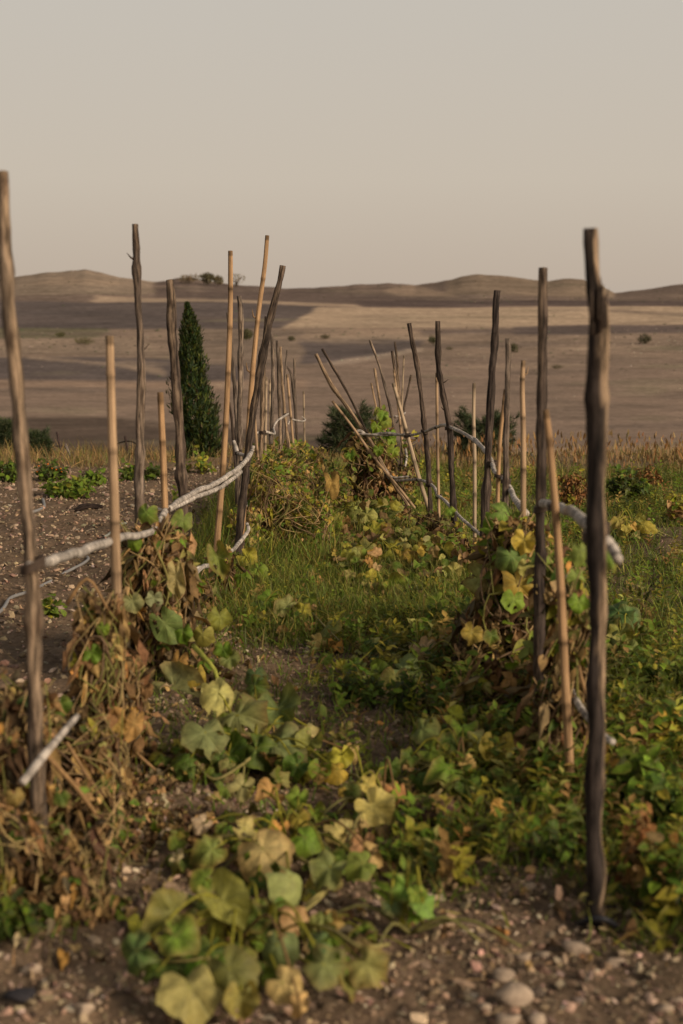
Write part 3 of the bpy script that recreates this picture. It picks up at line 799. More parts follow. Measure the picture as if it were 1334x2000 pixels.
# torn bark and splinters on the nearest right post are one part of it
mb = MB()
base = np.array(o.location)
o['_w'] = [float(q) for q in base]
for k in range(16):
    px = random.uniform(1150, 1184); py = random.uniform(566, 615)
    q = P(px, py, 3.43); q[1] -= random.uniform(0, .012)
    e = q+np.array([random.uniform(-.004, .006), -.002, random.uniform(.012, .035)])
    mb.tube([q-[0, 0, .05], q, e], [.005, .004, .0006], np.array(WD)*random.uniform(.6, 1.6), 5)
q = P(1190, 630, 3.45); mb.tube([P(1178, 660, 3.44), P(1184, 640, 3.44), q], [.006, .004, .001], WD, 5)
mb.build('torn_bark', M_wood, o)

# ------------------------------------------------------------------ rails: pale cane bundles bound with twine
RC = (.58, .51, .44)
def rail(label, strands, ties=(), step=.012, hollow=False):
    allp = [[P(*q[:3]) for q in s[0]] for s in strands]
    loc = np.mean(allp[0], axis=0)
    t = thing('support_rail', loc, label, 'rail', 'pale rails tied between the stakes')
    for s, w in zip(strands, allp):
        r = np.array([pxm(q[3], q[2])/2 for q in s[0]])
        p, r, c = resample(np.array(w), r, np.array(RC), step)
        L = np.arange(len(p))*step; sd = random.random()*40
        r = r*(.84+.10*(vnoise(L*22+sd, L*0)-.5))
        p = p+(np.c_[vnoise(L*9+sd, L*0+3), vnoise(L*9+sd, L*0+5), vnoise(L*9+sd, L*0+8)]-.5)*r.mean()*.45
        nx_ = .02
        while nx_ < L[-1]:
            c = c*(1-random.uniform(.5, .9)*np.exp(-((L-nx_)/.0075)**2))[:, None]; r = r*(1-.05*np.exp(-((L-nx_)/.007)**2)); nx_ += random.uniform(.02, .06)
        c = c*(.85+.3*vnoise(L*7+sd, L*0+2))[:, None]
        mb = MB(); mb.tube(p, r, c, 10, jit=.1, cap=True)
        mb.build('cane_bundle', M_pale, t)
    for (px, py, Y, w) in ties:
        mb = MB(); ctr = P(px, py, Y); R = pxm(w, Y)/2
        a = np.linspace(0, 2*np.pi*3.3, 50)
        tilt = random.uniform(-.5, .5)
        pts = np.c_[np.cos(a)*R, np.sin(a)*R*1.5, np.cos(a)*R*tilt+np.linspace(-R*.5, R*.5, 50)]+ctr
        mb.tube(pts, R*.16, (.07, .048, .035), 5)
        mb.build('twine_tie', M_stem, t)
rail('thick pale rail tied to the nearest left post', [([(58, 1106, 3.62, 24), (110, 1092, 4.0, 24), (165, 1075, 4.4, 23), (230, 1052, 4.9, 20), (285, 1043, 5.7, 16), (312, 1030, 6.0, 15)],)], [(64, 1106, 3.6, 44)])
rail('double pale rail rising to the dark leaning stake', [([(306, 1038, 5.95, 16), (316, 1010, 6.1, 17), (335, 990, 6.3, 14), (375, 964, 6.8, 13), (425, 942, 7.6, 12), (465, 915, 8.2, 12), (488, 888, 8.6, 11), (495, 872, 8.65, 8)],),
      ([(330, 998, 6.25, 9), (380, 972, 6.8, 11), (430, 952, 7.6, 11), (470, 922, 8.2, 10)],)], [(322, 1000, 6.2, 20), (436, 945, 8.0, 18), (478, 905, 8.6, 20)])
rail('lower white rail curving round the foot of the leaning stake', [([(366, 1168, 6.9, 11), (374, 1130, 7.0, 12), (384, 1112, 7.2, 12), (408, 1104, 7.6, 11), (440, 1086, 8.0, 10), (466, 1062, 8.4, 10), (484, 1036, 8.6, 9), (482, 1022, 8.65, 8)],),
      ([(370, 1150, 6.9, 8), (380, 1124, 7.0, 9), (398, 1106, 7.4, 9)],)], [(376, 1130, 7.0, 14), (470, 1060, 8.5, 14)])
rail('short pale rail behind the foot of the leaning stake', [([(482, 990, 9.6, 6), (490, 968, 9.8, 8), (500, 959, 10.0, 8), (512, 952, 10.2, 6)],)], [(486, 975, 9.7, 10)])
rail('pale knobby rail end on the grey stake beside the first tall cane', [([(457, 860, 9.45, 6), (461, 872, 9.45, 9), (464, 884, 9.4, 10), (474, 888, 9.35, 8), (487, 893, 9.2, 6)],)], [(466, 884, 9.42, 14)])
rail('far left zigzag rail linking the middle grey sticks', [([(491, 849, 10.6, 5), (504, 845, 10.6, 6), (518, 843, 10.7, 7), (536, 848, 11.0, 6), (534, 836, 11.3, 5), (541, 823, 11.4, 5), (552, 815, 11.7, 6), (563, 808, 12.0, 5)],)], [(514, 844, 10.6, 11), (531, 847, 11.2, 10), (561, 809, 12.0, 9)])
rail('small hooked rail at the far end of the left row', [([(563, 828, 12.6, 4), (567, 820, 12.8, 5), (578, 821, 13.2, 5), (590, 823, 13.8, 4), (596, 820, 14, 4), (590, 814, 13.9, 3)],)], [(578, 821, 13.4, 8)])
rail('bleached pole end sticking out at the foot of the nearest left post', [([(44, 1530, 3.42, 20), (75, 1490, 3.47, 21), (105, 1452, 3.55, 19), (150, 1400, 3.75, 15)],)], [])
rail('long upper rail arching along the right row', [([(691, 846, 10.9, 6), (703, 842, 10.9, 8), (718, 850, 10.9, 8), (755, 846, 10.8, 7), (793, 851, 10.7, 6), (828, 844, 10.3, 6), (852, 834, 9.9, 7), (872, 831, 9.4, 8), (893, 841, 9.1, 8), (924, 857, 8.7, 10), (944, 876, 8.0, 10), (958, 898, 7.4, 11), (966, 920, 7.1, 11), (978, 930, 7.0, 10), (992, 946, 6.7, 13), (1008, 978, 6.4, 15), (1028, 1003, 6.1, 16)],),
      ([(700, 848, 10.9, 5), (760, 850, 10.8, 5), (792, 848, 10.7, 5)],), ([(880, 832, 9.4, 6), (912, 850, 8.9, 7), (938, 872, 8.2, 8), (954, 892, 7.6, 8)],)],
     [(715, 850, 10.95, 13), (796, 851, 10.65, 13), (829, 844, 10.3, 13), (854, 834, 9.9, 11), (877, 834, 9.3, 15), (925, 858, 8.8, 14), (962, 905, 7.3, 20), (974, 930, 6.95, 16), (988, 940, 6.65, 18)])
rail('lower rail along the right row through the leaning canes', [([(741, 891, 11.1, 5), (754, 925, 11, 8), (770, 938, 10.9, 8), (800, 937, 10.8, 7), (824, 938, 10.6, 7), (846, 950, 10.2, 8), (856, 968, 9.9, 8), (872, 981, 9.6, 8), (897, 1008, 9.1, 8), (928, 1036, 8.7, 8), (958, 1058, 8.2, 9)],),
      ([(752, 915, 11, 5), (764, 932, 10.9, 6), (798, 931, 10.85, 5)],)], [(757, 928, 11, 13), (818, 938, 10.7, 12), (838, 945, 10.3, 13), (857, 970, 9.9, 11), (886, 998, 9.3, 14), (927, 1035, 8.8, 13)])
rail('thick pale rail slanting behind the nearest right post with a hollow end', [([(1060, 982, 4.9, 20), (1085, 990, 4.75, 22), (1110, 997, 4.4, 26), (1140, 1018, 4.05, 29), (1172, 1046, 3.62, 30), (1194, 1070, 3.55, 29), (1206, 1092, 3.5, 27)],)], [(1060, 990, 4.95, 32), (1086, 992, 4.75, 30), (1164, 1040, 3.58, 48)])
rail('lower pale rail half hidden in the leaves at the right stakes', [([(1055, 1205, 5.2, 13), (1080, 1262, 5.05, 15), (1100, 1310, 4.85, 16), (1135, 1385, 4.4, 17), (1178, 1436, 3.95, 17), (1196, 1450, 3.85, 17)],)], [])
rail('small far rail across the far right bunch of sticks', [([(738, 818, 12.9, 4), (752, 816, 12.7, 5), (768, 814, 12.6, 5), (779, 813, 12.6, 4)],), ([(774, 826, 12.7, 4), (782, 816, 12.7, 4), (791, 806, 13.2, 4)],)], [(768, 815, 12.6, 9)])
rail('short steep rail low in the far right bunch', [([(792, 878, 12.3, 6), (794, 892, 12.1, 6), (791, 910, 12.0, 5)],)], [])

# ------------------------------------------------------------------ hoses, edge stakes and odd pieces
def hose(label, pts, wpx, c, name='irrigation_hose', cat='hose', z=None):
    w = []
    for q in pts:
        p = G(q[0], q[1], .03) if len(q) == 2 else P(*q)
        if len(q) == 2: p[2] = float(gh(p[0], p[1]))+.012
        w.append(p)
    Y = np.mean([p[1] for p in w])
    mb = MB(); mb.tube(w, pxm(wpx, Y)/2, c, 8, sub=.03)
    return tag(mb.build(name, M_hose, None, np.mean(w, axis=0)), label, cat, 'hoses lying in the garden' if cat == 'hose' else None)
HC = (.26, .25, .24)
hose('long grey hose lying on the left soil beside the nearest post', [(-60, 1225), (0, 1188), (20, 1164), (50, 1150), (95, 1125), (130, 1110), (160, 1098), (172, 1085), (170, 1080)], 6.5, HC)
hose('short grey hose loop behind the nearest left post', [(60, 1000), (75, 993), (86, 983), (84, 972)], 6, HC)
hose('thin grey hose bent beside the pale cut cane', [(205, 1050), (214, 1040), (230, 1024), (246, 1018)], 5, (.36, .36, .30))
hose('thin grey hose running behind the orange left cane', [(284, 995), (300, 987), (320, 984), (345, 977), (360, 974)], 5, HC)
hose('rusty wire hoop behind the left dry grass', [(30, 905, 17.4), (60, 885, 17.4), (85, 876, 17.4), (120, 871, 17.4), (132, 880, 17.4)], 3, (.06, .045, .035), 'wire_hoop', 'wire hoop')
hose('dark wire hoop arching beside the second brown stake', [(205, 905, 17.4), (214, 878, 17.4), (230, 866, 17.4), (255, 862, 17.4), (272, 872, 17.4), (286, 890, 17.4), (299, 915, 17.4)], 3, (.06, .045, .035), 'wire_hoop', 'wire hoop')
hose('black hose hoop rising behind the pale curled cane on the right', [(1000, 895, 16.8), (1014, 887, 16.8), (1030, 885, 16.8), (1040, 893, 16.8), (1046, 912, 16.8)], 6, (.03, .03, .03), 'hose_hoop', 'hose hoop')
def edge_stake(label, a, b, Y, w, c=(.06, .04, .035)):
    p = [P(*a, Y), P(*b, Y)]
    mb = MB(); mb.tube(p, pxm(w, Y)/2, c, 6, sub=.05, jit=.3)
    tag(mb.build('fence_stake', M_wood, None, p[-1]), label, 'fence stake', 'old fence stakes at the garden edge')
edge_stake('dark leaning fence stake behind the left dry grass', (111, 843), (124, 905), 16.8, 4)
edge_stake('grey crooked fence stake leaning against the dark one', (127, 866), (142, 905), 16.8, 5, (.16, .13, .11))
edge_stake('thin upright fence stake left of the second brown stake', (244, 851), (254, 908), 16.8, 4)
# dark wooden scrap on the soil
mb = MB(); w = [G(146, 996), G(160, 994), G(175, 993), G(190, 992), G(200, 994)]
for q in w: q[2] = float(gh(q[0], q[1]))+.02
mb.tube(w, [.012, .028, .03, .03, .014], (.03, .02, .016), 8, sub=.05, jit=.6)
tag(mb.build('wood_scrap', M_wood, None, w[2]), 'dark flat piece of wood lying on the left soil', 'wood scrap')
# black strip around the foot of the right post
mb = MB(); ctr = P(1166, 1805, 3.44); ctr[2] = float(gh(ctr[0], ctr[1]))+.02
a = np.linspace(3.0, 6.0, 20)
mb.tube(np.c_[np.cos(a)*.045, np.sin(a)*.05, +.02*np.sin(a*1.7)+.01]+ctr, .008, (.02, .02, .024), 8)
tag(mb.build('hose_loop', M_hose, None, ctr), 'black hose loop around the foot of the nearest right post', 'hose')
# dark plastic scrap in the lower left corner
mb = MB(); b = G(40, 1945, .03); Vt, f3_, f4_, u_, r_ = stone_tmpl(77, .7, 2)
mb.add(Vt*np.array([.075, .06, .05])+b, (.035, .032, .036), None, f3_)
tag(mb.build('plastic_scrap', M_stone, None, b), 'crumpled dark scrap on the stony soil at the lower left corner', 'scrap')

# ------------------------------------------------------------------ stones
big = [(983, 1893, 46, 'rounded pale stone behind the biggest stone at the lower right'), (1004, 1947, 76, 'biggest smooth pale stone at the lower right'),
       (988, 1987, 66, 'flat grey stone in front of the biggest stone'), (1048, 1986, 42, 'pale stone right of the flat grey stone at the bottom edge'),
       (1122, 1838, 54, 'brownish stone at the left foot of the nearest right post'), (1203, 1868, 36, 'angular pale stone right of the nearest right post foot'),
       (1062, 1840, 30, 'small grey stone left of the brownish stone by the right post'), (1022, 1856, 32, 'angular small stone above the biggest stone'),
       (1326, 1936, 32, 'pale stone at the lower right edge'), (1298, 1965, 36, 'tan stone near the lower right corner'),
       (950, 1965, 30, 'small rounded stone left of the biggest stone'), (165, 1978, 44, 'tan stone at the bottom left beside the squash leaves'),
       (1036, 1730, 28, 'pale stone under the weeds left of the right post'), (60, 1890, 40, 'flat tan stone at the lower left'),
       (905, 1590, 26, 'dull stone beside the withered brown leaf heap')]
for k, (px, py, w, lab) in enumerate(big):
    b = G(px, py, .01); s = pxm(w, b[1]); V, f3_, f4_, uv_, rim_ = stone_tmpl(100+k, .62 if k != 1 else .6, 3)
    mb = MB(); a = random.uniform(-.4, .4); R = np.array([[math.cos(a), -math.sin(a), 0], [math.sin(a), math.cos(a), 0], [0, 0, 1]])
    b[2] = float(gh(b[0], b[1]))
    mb.add((V*np.array([1.05, .8, 1.05])*s)@R.T+b+np.array([0, 0, s*.16]), np.array([.36, .275, .2])*random.uniform(.8, 1.15), None, f3_)
    tag(mb.build('stone', M_stone, None, b), lab, 'stone', 'larger stones on the bare soil')

def scatter(n, x0, x1, y0, y1, dens):
    out = []
    while sum(len(o) for o in out) < n:
        x = rng.uniform(x0, x1, n*2); y = rng.uniform(y0, y1, n*2)
        k = rng.random(n*2) < dens(x, y)
        out.append(np.c_[x, y][k])
        if len(out) > 60: break
    return np.concatenate(out)[:n]
# gravel
bare = lambda x, y: np.clip(1-1.05*greenness(x, y), .03, 1)
mb = MB()
for reg, n, s0, s1 in (((-1.6, 1.6, 2.7, 4.7), 22000, .007, .034), ((-1.0, 1.3, 4.5, 8), 9000, .008, .03), ((-5.5, -.85, 5, 15.2), 22000, .012, .05), ((.9, 5, 5, 14), 3500, .01, .03)):
    q = scatter(n, *reg, bare)
    n = len(q); s = s0+(s1-s0)*rng.random(n)**(3.5 if reg[0] < -5 else 6)
    T = np.c_[q, gh(q[:, 0], q[:, 1])+s*.10]
    C = pick([(.40, .285, .185, 3), (.29, .20, .13, 3), (.50, .385, .27, 1.6), (.17, .115, .08, 2.5)], n)
    for k in range(6):
        m = np.arange(n) % 6 == k
        mb.inst(ST[k], yaw(m.sum(), .5)*s[m][:, None, None]*(1+.5*rng.standard_normal((m.sum(), 1, 3))*.5)*np.array([1.25, .9, .75]), T[m], C[m])
tag(mb.build('gravel', M_stone, smooth=False), 'small tan pebbles and clods strewn over the bare soil', 'gravel', kind='stuff')

# ------------------------------------------------------------------ grass and ground cover
def blades(q, h0, h1, pal, lean=.35, wid=1.0):
    n = len(q); h = h0+(h1-h0)*rng.random(n)**1.6
    T = np.c_[q, gh(q[:, 0], q[:, 1])-.005]; C = pick(pal, n)
    M = yaw(n, lean)*h[:, None, None]
    M[:, :, 0] *= (wid*.10/np.maximum(h, .03)*np.ones(n))[:, None]
    e = rng.random(n)*.7
    for k in range(4):
        m = np.arange(n) % 4 == k
        mb.inst(BL[k], M[m], T[m], C[m], e[m], (.3, .22, .09))
gpal = [(*GR, 3), (*DG, 1), (*BG, 4), (.22, .25, .045, 2), (.36, .29, .10, .8)]
mb = MB()
grass_d = lambda x, y: np.clip(greenness(x, y), 0, 1)**1.3*(.35+1.3*np.clip(fbm(x*2.5, y*2.5, 2)+.35, 0, 1))
blades(scatter(52000, -1.1, 1.2, 6.4, 11.5, grass_d), .03, .17, gpal, .4)
blades(scatter(7000, -.95, -.05, 8.8, 13, lambda x, y: .7+0*x), .08, .32, gpal, .35)
blades(scatter(36000, -1.0, 1.6, 3.25, 6.7, grass_d), .02, .11, gpal, .5)
blades(scatter(60000, .85, 5.5, 4.5, 15, grass_d), .03, .15, gpal)
blades(scatter(14000, -1.2, 1.2, 11, 15.5, grass_d), .04, .2, gpal)
tag(mb.build('grass', M_grass), 'short green grass growing along the path and under the bean rows', 'grass', kind='stuff')
mb = MB()
dpal = [(.31, .215, .115, 3), (.25, .155, .085, 2.2), (.37, .28, .165, 2), (.17, .11, .065, 2), (.13, .16, .045, 3)]
blades(scatter(9000, -7, -.4, 15.0, 17.6, lambda x, y: (.3+.7*np.clip((y-15)/1.2, 0, 1))*np.clip(.5+3*fbm(x*1.5, y*1.5, 3), .05, 1)), .08, .28, dpal, .35, 1.1)
blades(scatter(10000, .5, 7, 13.2, 17.4, lambda x, y: (.12+.9*np.clip((y-13.6)/1.6, 0, 1))*np.clip(.5+3*fbm(x*1.3, y*1.3, 3), .05, 1)), .05, .22, dpal, .3, 1.2)
blades(scatter(2500, -.5, .6, 13.5, 17, lambda x, y: .5+0*x), .05, .16, dpal, .3, 1.2)
# seed heads
q = scatter(1500, .9, 7, 14.4, 17.2, lambda x, y: np.clip(fbm(x*1.5, y*1.5, 2)+.5, 0, 1)); n = len(q)
T = np.c_[q, gh(q[:, 0], q[:, 1])+.08+.17*rng.random(n)]
mb.inst(OV[1], np.stack([yaw(n, .2)[:, :, 0], yaw(n, .15)[:, :, 2], yaw(n, .2)[:, :, 1]], -1)*(.04+.05*rng.random((n, 1, 1)))*np.array([.5, 1, .5]), T, pick([(.23, .13, .07, 2), (.29, .19, .10, 1)], n))
tag(mb.build('dry_grass', M_dry), 'tan and rusty dry grass along the garden edge', 'dry grass', kind='stuff')

# small leafy weeds between the grass
mb = MB()
def sprigs(q, h0, h1, pal, lean=.35):
    n = len(q); h = h0+(h1-h0)*rng.random(n)**1.4
    T = np.c_[q, gh(q[:, 0], q[:, 1])-.004]; C = pick(pal, n)
    M = yaw(n, lean)*h[:, None, None]
    for k in range(3):
        m = np.arange(n) % 3 == k
        mb.inst(SPR[k], M[m], T[m], C[m], .6*rng.random(m.sum()), (.25, .17, .06))
wpal = [(*GR, 3.5), (*DG, 2), (*BG, 1.2), (*YG, 2.2), (.28, .19, .08, 1.6), (*SA, .8)]
sprigs(scatter(2600, -.9, 1.2, 6.3, 11.5, grass_d), .03, .12, wpal)
sprigs(scatter(2500, -.1, 1.5, 3.25, 6.9, grass_d), .03, .17, wpal)
sprigs(scatter(3600, .9, 5, 4.6, 15, grass_d), .03, .16, wpal)
sprigs(scatter(250, -1.15, -.75, 3.4, 4.8, grass_d), .04, .10, wpal)
sprigs(scatter(500, -1.6, 1.2, 11, 15.5, grass_d), .05, .2, wpal)
tag(mb.build('weeds', M_small), 'low leafy green weeds mixed into the grass', 'weeds', kind='stuff')

# fallen dry leaves
mb = MB()
lit = lambda x, y: np.clip(np.exp(-((np.abs(x)-.72)/.35)**2)+.12*(np.abs(x) < 1), 0, 1)
q = scatter(2600, -1.5, 1.5, 3.2, 12, lit); n = len(q); s = .02+.04*rng.random(n)
T = np.c_[q, gh(q[:, 0], q[:, 1])+.012+.02*rng.random(n)]
C = pick([(*TA, 2), (*BR, 3), (*DB, 2), (*OR, .6), (.3, .25, .2, 1)], n)
M = orient(np.c_[rng.standard_normal((n, 2))*.45, np.ones(n)], rng.standard_normal((n, 3)))*s[:, None, None]
for k in range(4):
    m = np.arange(n) % 4 == k; mb.inst(OVD[k], M[m], T[m], C[m])
q = scatter(2600, -1.7, 1.7, 3.1, 10, lambda x, y: .35+.65*lit(x, y)); n = len(q); h = .03+.13*rng.random(n)**2
a = rng.random(n)*6.28; z = np.c_[np.cos(a), np.sin(a), .12*rng.standard_normal(n)]; yv = np.tile([0, 0, 1.], (n, 1))+.2*rng.standard_normal((n, 3))
M = orient(z, yv)*h[:, None, None]; M[:, :, 0] *= (.06/h*np.ones(n))[:, None]
mb.inst(BL[1], M, np.c_[q, gh(q[:, 0], q[:, 1])+.012+.012*rng.random(n)], pick([(*TA, 3), (.3, .22, .12, 2), (*BR, 2)], n))
tag(mb.build('leaf_litter', M_dry), 'brown fallen leaves and straw littering the ground along the rows', 'leaf litter', kind='stuff')

# ------------------------------------------------------------------ plants
def leaves_into(mb, tmpls, T, size, C, hang=0.0, face=.5, edge=0.0, out=None):
    n = len(T)
    nm = rng.standard_normal((n, 3))*.55+np.array([.15, -face, 1-hang])
    if out is not None: nm = nm+out*.6
    d = rng.standard_normal((n, 3))*(1-.6*hang)+np.array([0, -.25, -1.6*hang])
    M = orient(nm, d)*(size*np.ones(n))[:, None, None]
    e = edge*rng.random(n)*np.ones(n)
    for k, tp in enumerate(tmpls):
        m = np.arange(n) % len(tmpls) == k
        mb.inst(tp, M[m], T[m], C[m], e[m])
def one_leaf(t, px, py, q, w, c, hang=None, dry=False, stretch=1.0, label=None, root=None, yawd=None):
    """one big leaf as a part: q is the height above ground (below 2) or the depth"""
    ctr = G(px, py, q) if q < 2 else P(px, py, q)
    s = pxm(w, ctr[1])*1.05
    up = q < 2 if hang is None else not hang
    if up:
        nm = np.array([[random.uniform(-.55, .55), -random.uniform(.15, 1.1), .75]]); a = random.uniform(0, 6.28) if yawd is None else yawd
        d = np.array([[math.cos(a), -abs(math.sin(a))*.8, -.4]])
    else:
        nm = np.array([[random.uniform(-.35, .5), -1., random.uniform(.1, .5)]]); d = np.array([[random.uniform(-.5, .5), -.15, -1]])
        if yawd is not None: d = np.array([[math.cos(yawd), -.15, math.sin(yawd)]])
    M = orient(nm, d)
    M2 = M*s; M2[:, :, 1] *= stretch
    T = ctr-M2[0][:, 1]*.12
    mb = MB()
    tp = random.choice(SQD if dry else SQ)
    if not dry and random.random() < .5:      # insect holes and torn edges
        f4 = tp[2]; keep = np.ones(len(f4), bool)
        for _ in range(random.randint(1, 3)):
            k = random.randrange(30, len(f4)); keep[k] = False
            if random.random() < .6: keep[(k+1) % len(f4)] = False
        tp = (tp[0], tp[1], f4[keep], tp[3], tp[4])
    C = np.clip(np.array([c])*np.array([[1.3, 1.3, 1.2]])*(1+.12*np.random.default_rng(int(px*7+py)).standard_normal((1, 3))*.5), .01, .9)
    mb.inst(tp, M2, T[None], C, np.array([.75*random.random()**1.5]), (.2, .12, .05))
    # leaf stalk
    if root is not None:
        rt = np.array(root)+np.array([random.uniform(-.04, .04), random.uniform(-.03, .03), 0])
        mid = (T+rt)/2+np.array([0, .02, .04+.1*random.random()]); mid = mid-M[0][:, 2]*.03
        if np.linalg.norm(T-rt) > .45: 
            rt = T+(rt-T)/np.linalg.norm(rt-T)*.3; mid = (T+rt)/2-M[0][:, 2]*.03; rt[2] = max(0.0, rt[2]-.05)
        mb.tube([T, mid, rt], [.003, .0035, .004], np.array(YG)*random.uniform(.7, 1.1) if not dry else BR, 6, sub=.03)
    ob = mb.build('leaf', M_leaf if not dry else M_dry, t)
    if label: ob['label'] = label
    return ob
def stems_into(mb, pts_list, r, c):
    for p in pts_list: mb.tube(p, np.linspace(r, r*.5, len(p)), np.array(c)*random.uniform(.7, 1.25), 6, sub=.035)

def squash(label, leaves, root, vines=(), extra=0, spread=(.3, .3), pal=None, esize=(.05, .09), eh=.12):
    """low squash plant: listed leaves as parts, runners, smaller leaves between as foliage"""
    rt = G(*root) if len(root) == 2 else P(*root)
    rt[2] = float(gh(rt[0], rt[1]))
    t = thing('squash_plant', rt, label, 'squash plant', 'squash plants in the bean garden')
    for L in leaves:
        kw = {}
        if len(L) > 5: kw = L[5]
        one_leaf(t, *L[:5], root=rt+np.array([0, 0, .02]), **kw)
    mb = MB()
    for v in vines:
        w = [G(a, b, .04) for a, b in v]
        w = [q+np.array([0, 0, random.uniform(-.01, .03)]) for q in w]
        mb.tube(w, np.linspace(.006, .004, len(w)), np.array([.26, .22, .075])*random.uniform(.7, 1.1), 6, sub=.03)
    for k in range(5):
        a = random.random()*6.28; L = random.uniform(.15, .35)
        w = [rt, rt+np.array([math.cos(a)*L*.5, math.sin(a)*L*.5, .06]), rt+np.array([math.cos(a)*L, math.sin(a)*L, .015])]
        mb.tube(w, [.006, .005, .003], np.array([.2, .18, .06])*random.uniform(.6, 1.2), 6, sub=.03)
    mb.build('vine_stem', M_stem, t)
    if extra:
        mb = MB(); n = extra
        a = rng.random(n)*6.28; r = np.sqrt(rng.random(n))
        T = rt+np.c_[np.cos(a)*r*spread[0], np.sin(a)*r*spread[1], np.zeros(n)]
        T[:, 2] = gh(T[:, 0], T[:, 1])+.02+eh*rng.random(n)*(1.1-r)
        s = esize[0]+(esize[1]-esize[0])*rng.random(n)
        leaves_into(mb, SQ, T, s, pick(pal, n), 0, .6, .8)
        for q, ss_ in zip(T[::2], s[::2]):
            g = q.copy(); g[2] = float(gh(g[0], g[1])); g[:2] += rng.standard_normal(2)*.04
            mb.tube([q, (q+g)/2+[0, .015, .01], g], [.002, .0025, .003], np.array(YG)*.7, 4)
        mb.build('foliage', M_leaf, t)
    return t
gpl = [(*GR, 3), (*DG, 2), (*SA, 1.5), (*YG, 1.5), (*TA, .7), (*BR, .6)]
ypl = [(*YG, 3.5), (*YE, .6), (*SA, 2), (*GR, 3), (*OL, 2), (*TA, 1), (*BR, .8), (*OR, .3)]

squash('large squash plant with broad pale and green leaves in the left foreground',
  [(258, 1862, .10, 92, (.05, .105, .04), dict(yawd=3.2)), (372, 1942, .07, 128, (.24, .235, .10), dict(yawd=5.0)), (442, 1772, .14, 98, OL, dict(yawd=5.5, stretch=1.3)), (322, 1792, .15, 105, (.12, .15, .055), dict(yawd=3.4)),
   (352, 1832, .13, 88, GR, dict(yawd=5.9)), (455, 1905, .09, 100, (.10, .115, .04), dict(yawd=5.2, stretch=1.2)), (540, 1856, .10, 78, (.12, .16, .08)), (642, 1890, .10, 88, (.11, .15, .06), dict(yawd=5.9)),
   (722, 1892, .09, 84, (.20, .19, .08), dict(yawd=5.4)), (558, 1925, .07, 74, PA), (580, 1962, .05, 60, TA, dict(dry=True)), (395, 1720, .12, 60, GR), (500, 1800, .10, 70, DG), (470, 1960, .05, 80, OL), (610, 1845, .08, 62, (.08, .13, .06)),
   (300, 1900, .06, 60, DG), (410, 1860, .06, 70, DG), (680, 1930, .05, 60, OL)],
  (480, 1850), [[(480, 1850), (560, 1800), (620, 1755), (665, 1740)], [(480, 1850), (400, 1880), (330, 1890)], [(560, 1800), (640, 1830), (700, 1870), (760, 1860)]], 100, (.3, .24), gpl, (.04, .08), .07)
squash('pale yellowing squash plant behind the big foreground one',
  [(520, 1668, .10, 112, (.32, .31, .17), dict(yawd=5.3)), (482, 1622, .12, 54, PA), (470, 1542, .10, 56, PA, dict(yawd=4.2)), (525, 1552, .09, 62, (.34, .22, .11)), (572, 1722, .09, 88, (.26, .26, .14), dict(yawd=5.6)), (640, 1702, .10, 84, (.12, .16, .06)),
   (702, 1690, .09, 62, (.13, .19, .05)), (602, 1640, .09, 62, GR), (405, 1662, .09, 76, (.13, .17, .05), dict(yawd=3)), (392, 1612, .06, 42, (.42, .37, .28)), (722, 1672, .06, 58, TA, dict(dry=True)), (580, 1560, .09, 46, BG), (585, 1600, .07, 44, YG), (660, 1625, .06, 50, PA),
   (545, 1612, .06, 50, OR, dict(dry=True)), (345, 1672, .06, 34, (.4, .36, .27)), (615, 1590, .05, 40, GR), (500, 1730, .05, 50, DG)],
  (560, 1660), [[(560, 1660), (450, 1640), (380, 1650)], [(560, 1660), (640, 1720), (600, 1780), (540, 1810)], [(560, 1660), (620, 1640), (690, 1660)]], 110, (.34, .36), gpl, (.035, .065), .06)
squash('green squash plant sprawling at the foot of the left bean vine',
  [(472, 1402, .16, 112, (.14, .165, .075), dict(yawd=5.4)), (545, 1395, .14, 92, (.075, .115, .05), dict(yawd=4.9)), (552, 1462, .08, 118, (.11, .145, .07), dict(yawd=5.8)), (502, 1342, .16, 52, DG), (425, 1362, .22, 62, PA, dict(stretch=1.2)), (402, 1440, .14, 92, (.15, .18, .09), dict(yawd=5.0)),
   (442, 1425, .12, 64, GR), (602, 1455, .08, 60, OL), (645, 1478, .06, 58, YG), (600, 1420, .08, 40, PA), (505, 1470, .08, 80, DG), (450, 1480, .06, 76, DG), (690, 1470, .05, 44, TA, dict(dry=True)), (620, 1510, .04, 50, GR), (365, 1480, .08, 60, DG), (575, 1500, .05, 60, DG), (655, 1505, .05, 48, YE)],
  (480, 1500), [[(480, 1500), (540, 1450), (600, 1470), (650, 1500)], [(480, 1500), (420, 1520), (380, 1500)]], 75, (.3, .26), gpl, (.04, .08), .12)
squash('yellow leaved squash remains in the middle of the path',
  [(735, 1582, .06, 78, (.36, .31, .16), dict(yawd=5.5)), (722, 1535, .09, 44, (.36, .29, .11)), (772, 1545, .07, 56, (.28, .17, .08), dict(dry=True)), (712, 1655, .05, 62, TA, dict(yawd=4.7)), (690, 1545, .05, 40, DG), (700, 1610, .04, 36, TA, dict(dry=True)), (760, 1500, .06, 50, DG), (668, 1480, .07, 46, YG), (675, 1625, .05, 46, PA)],
  (735, 1560), [[(735, 1560), (700, 1610), (680, 1650)]], 10, (.14, .12), ypl, (.03, .05), .04)
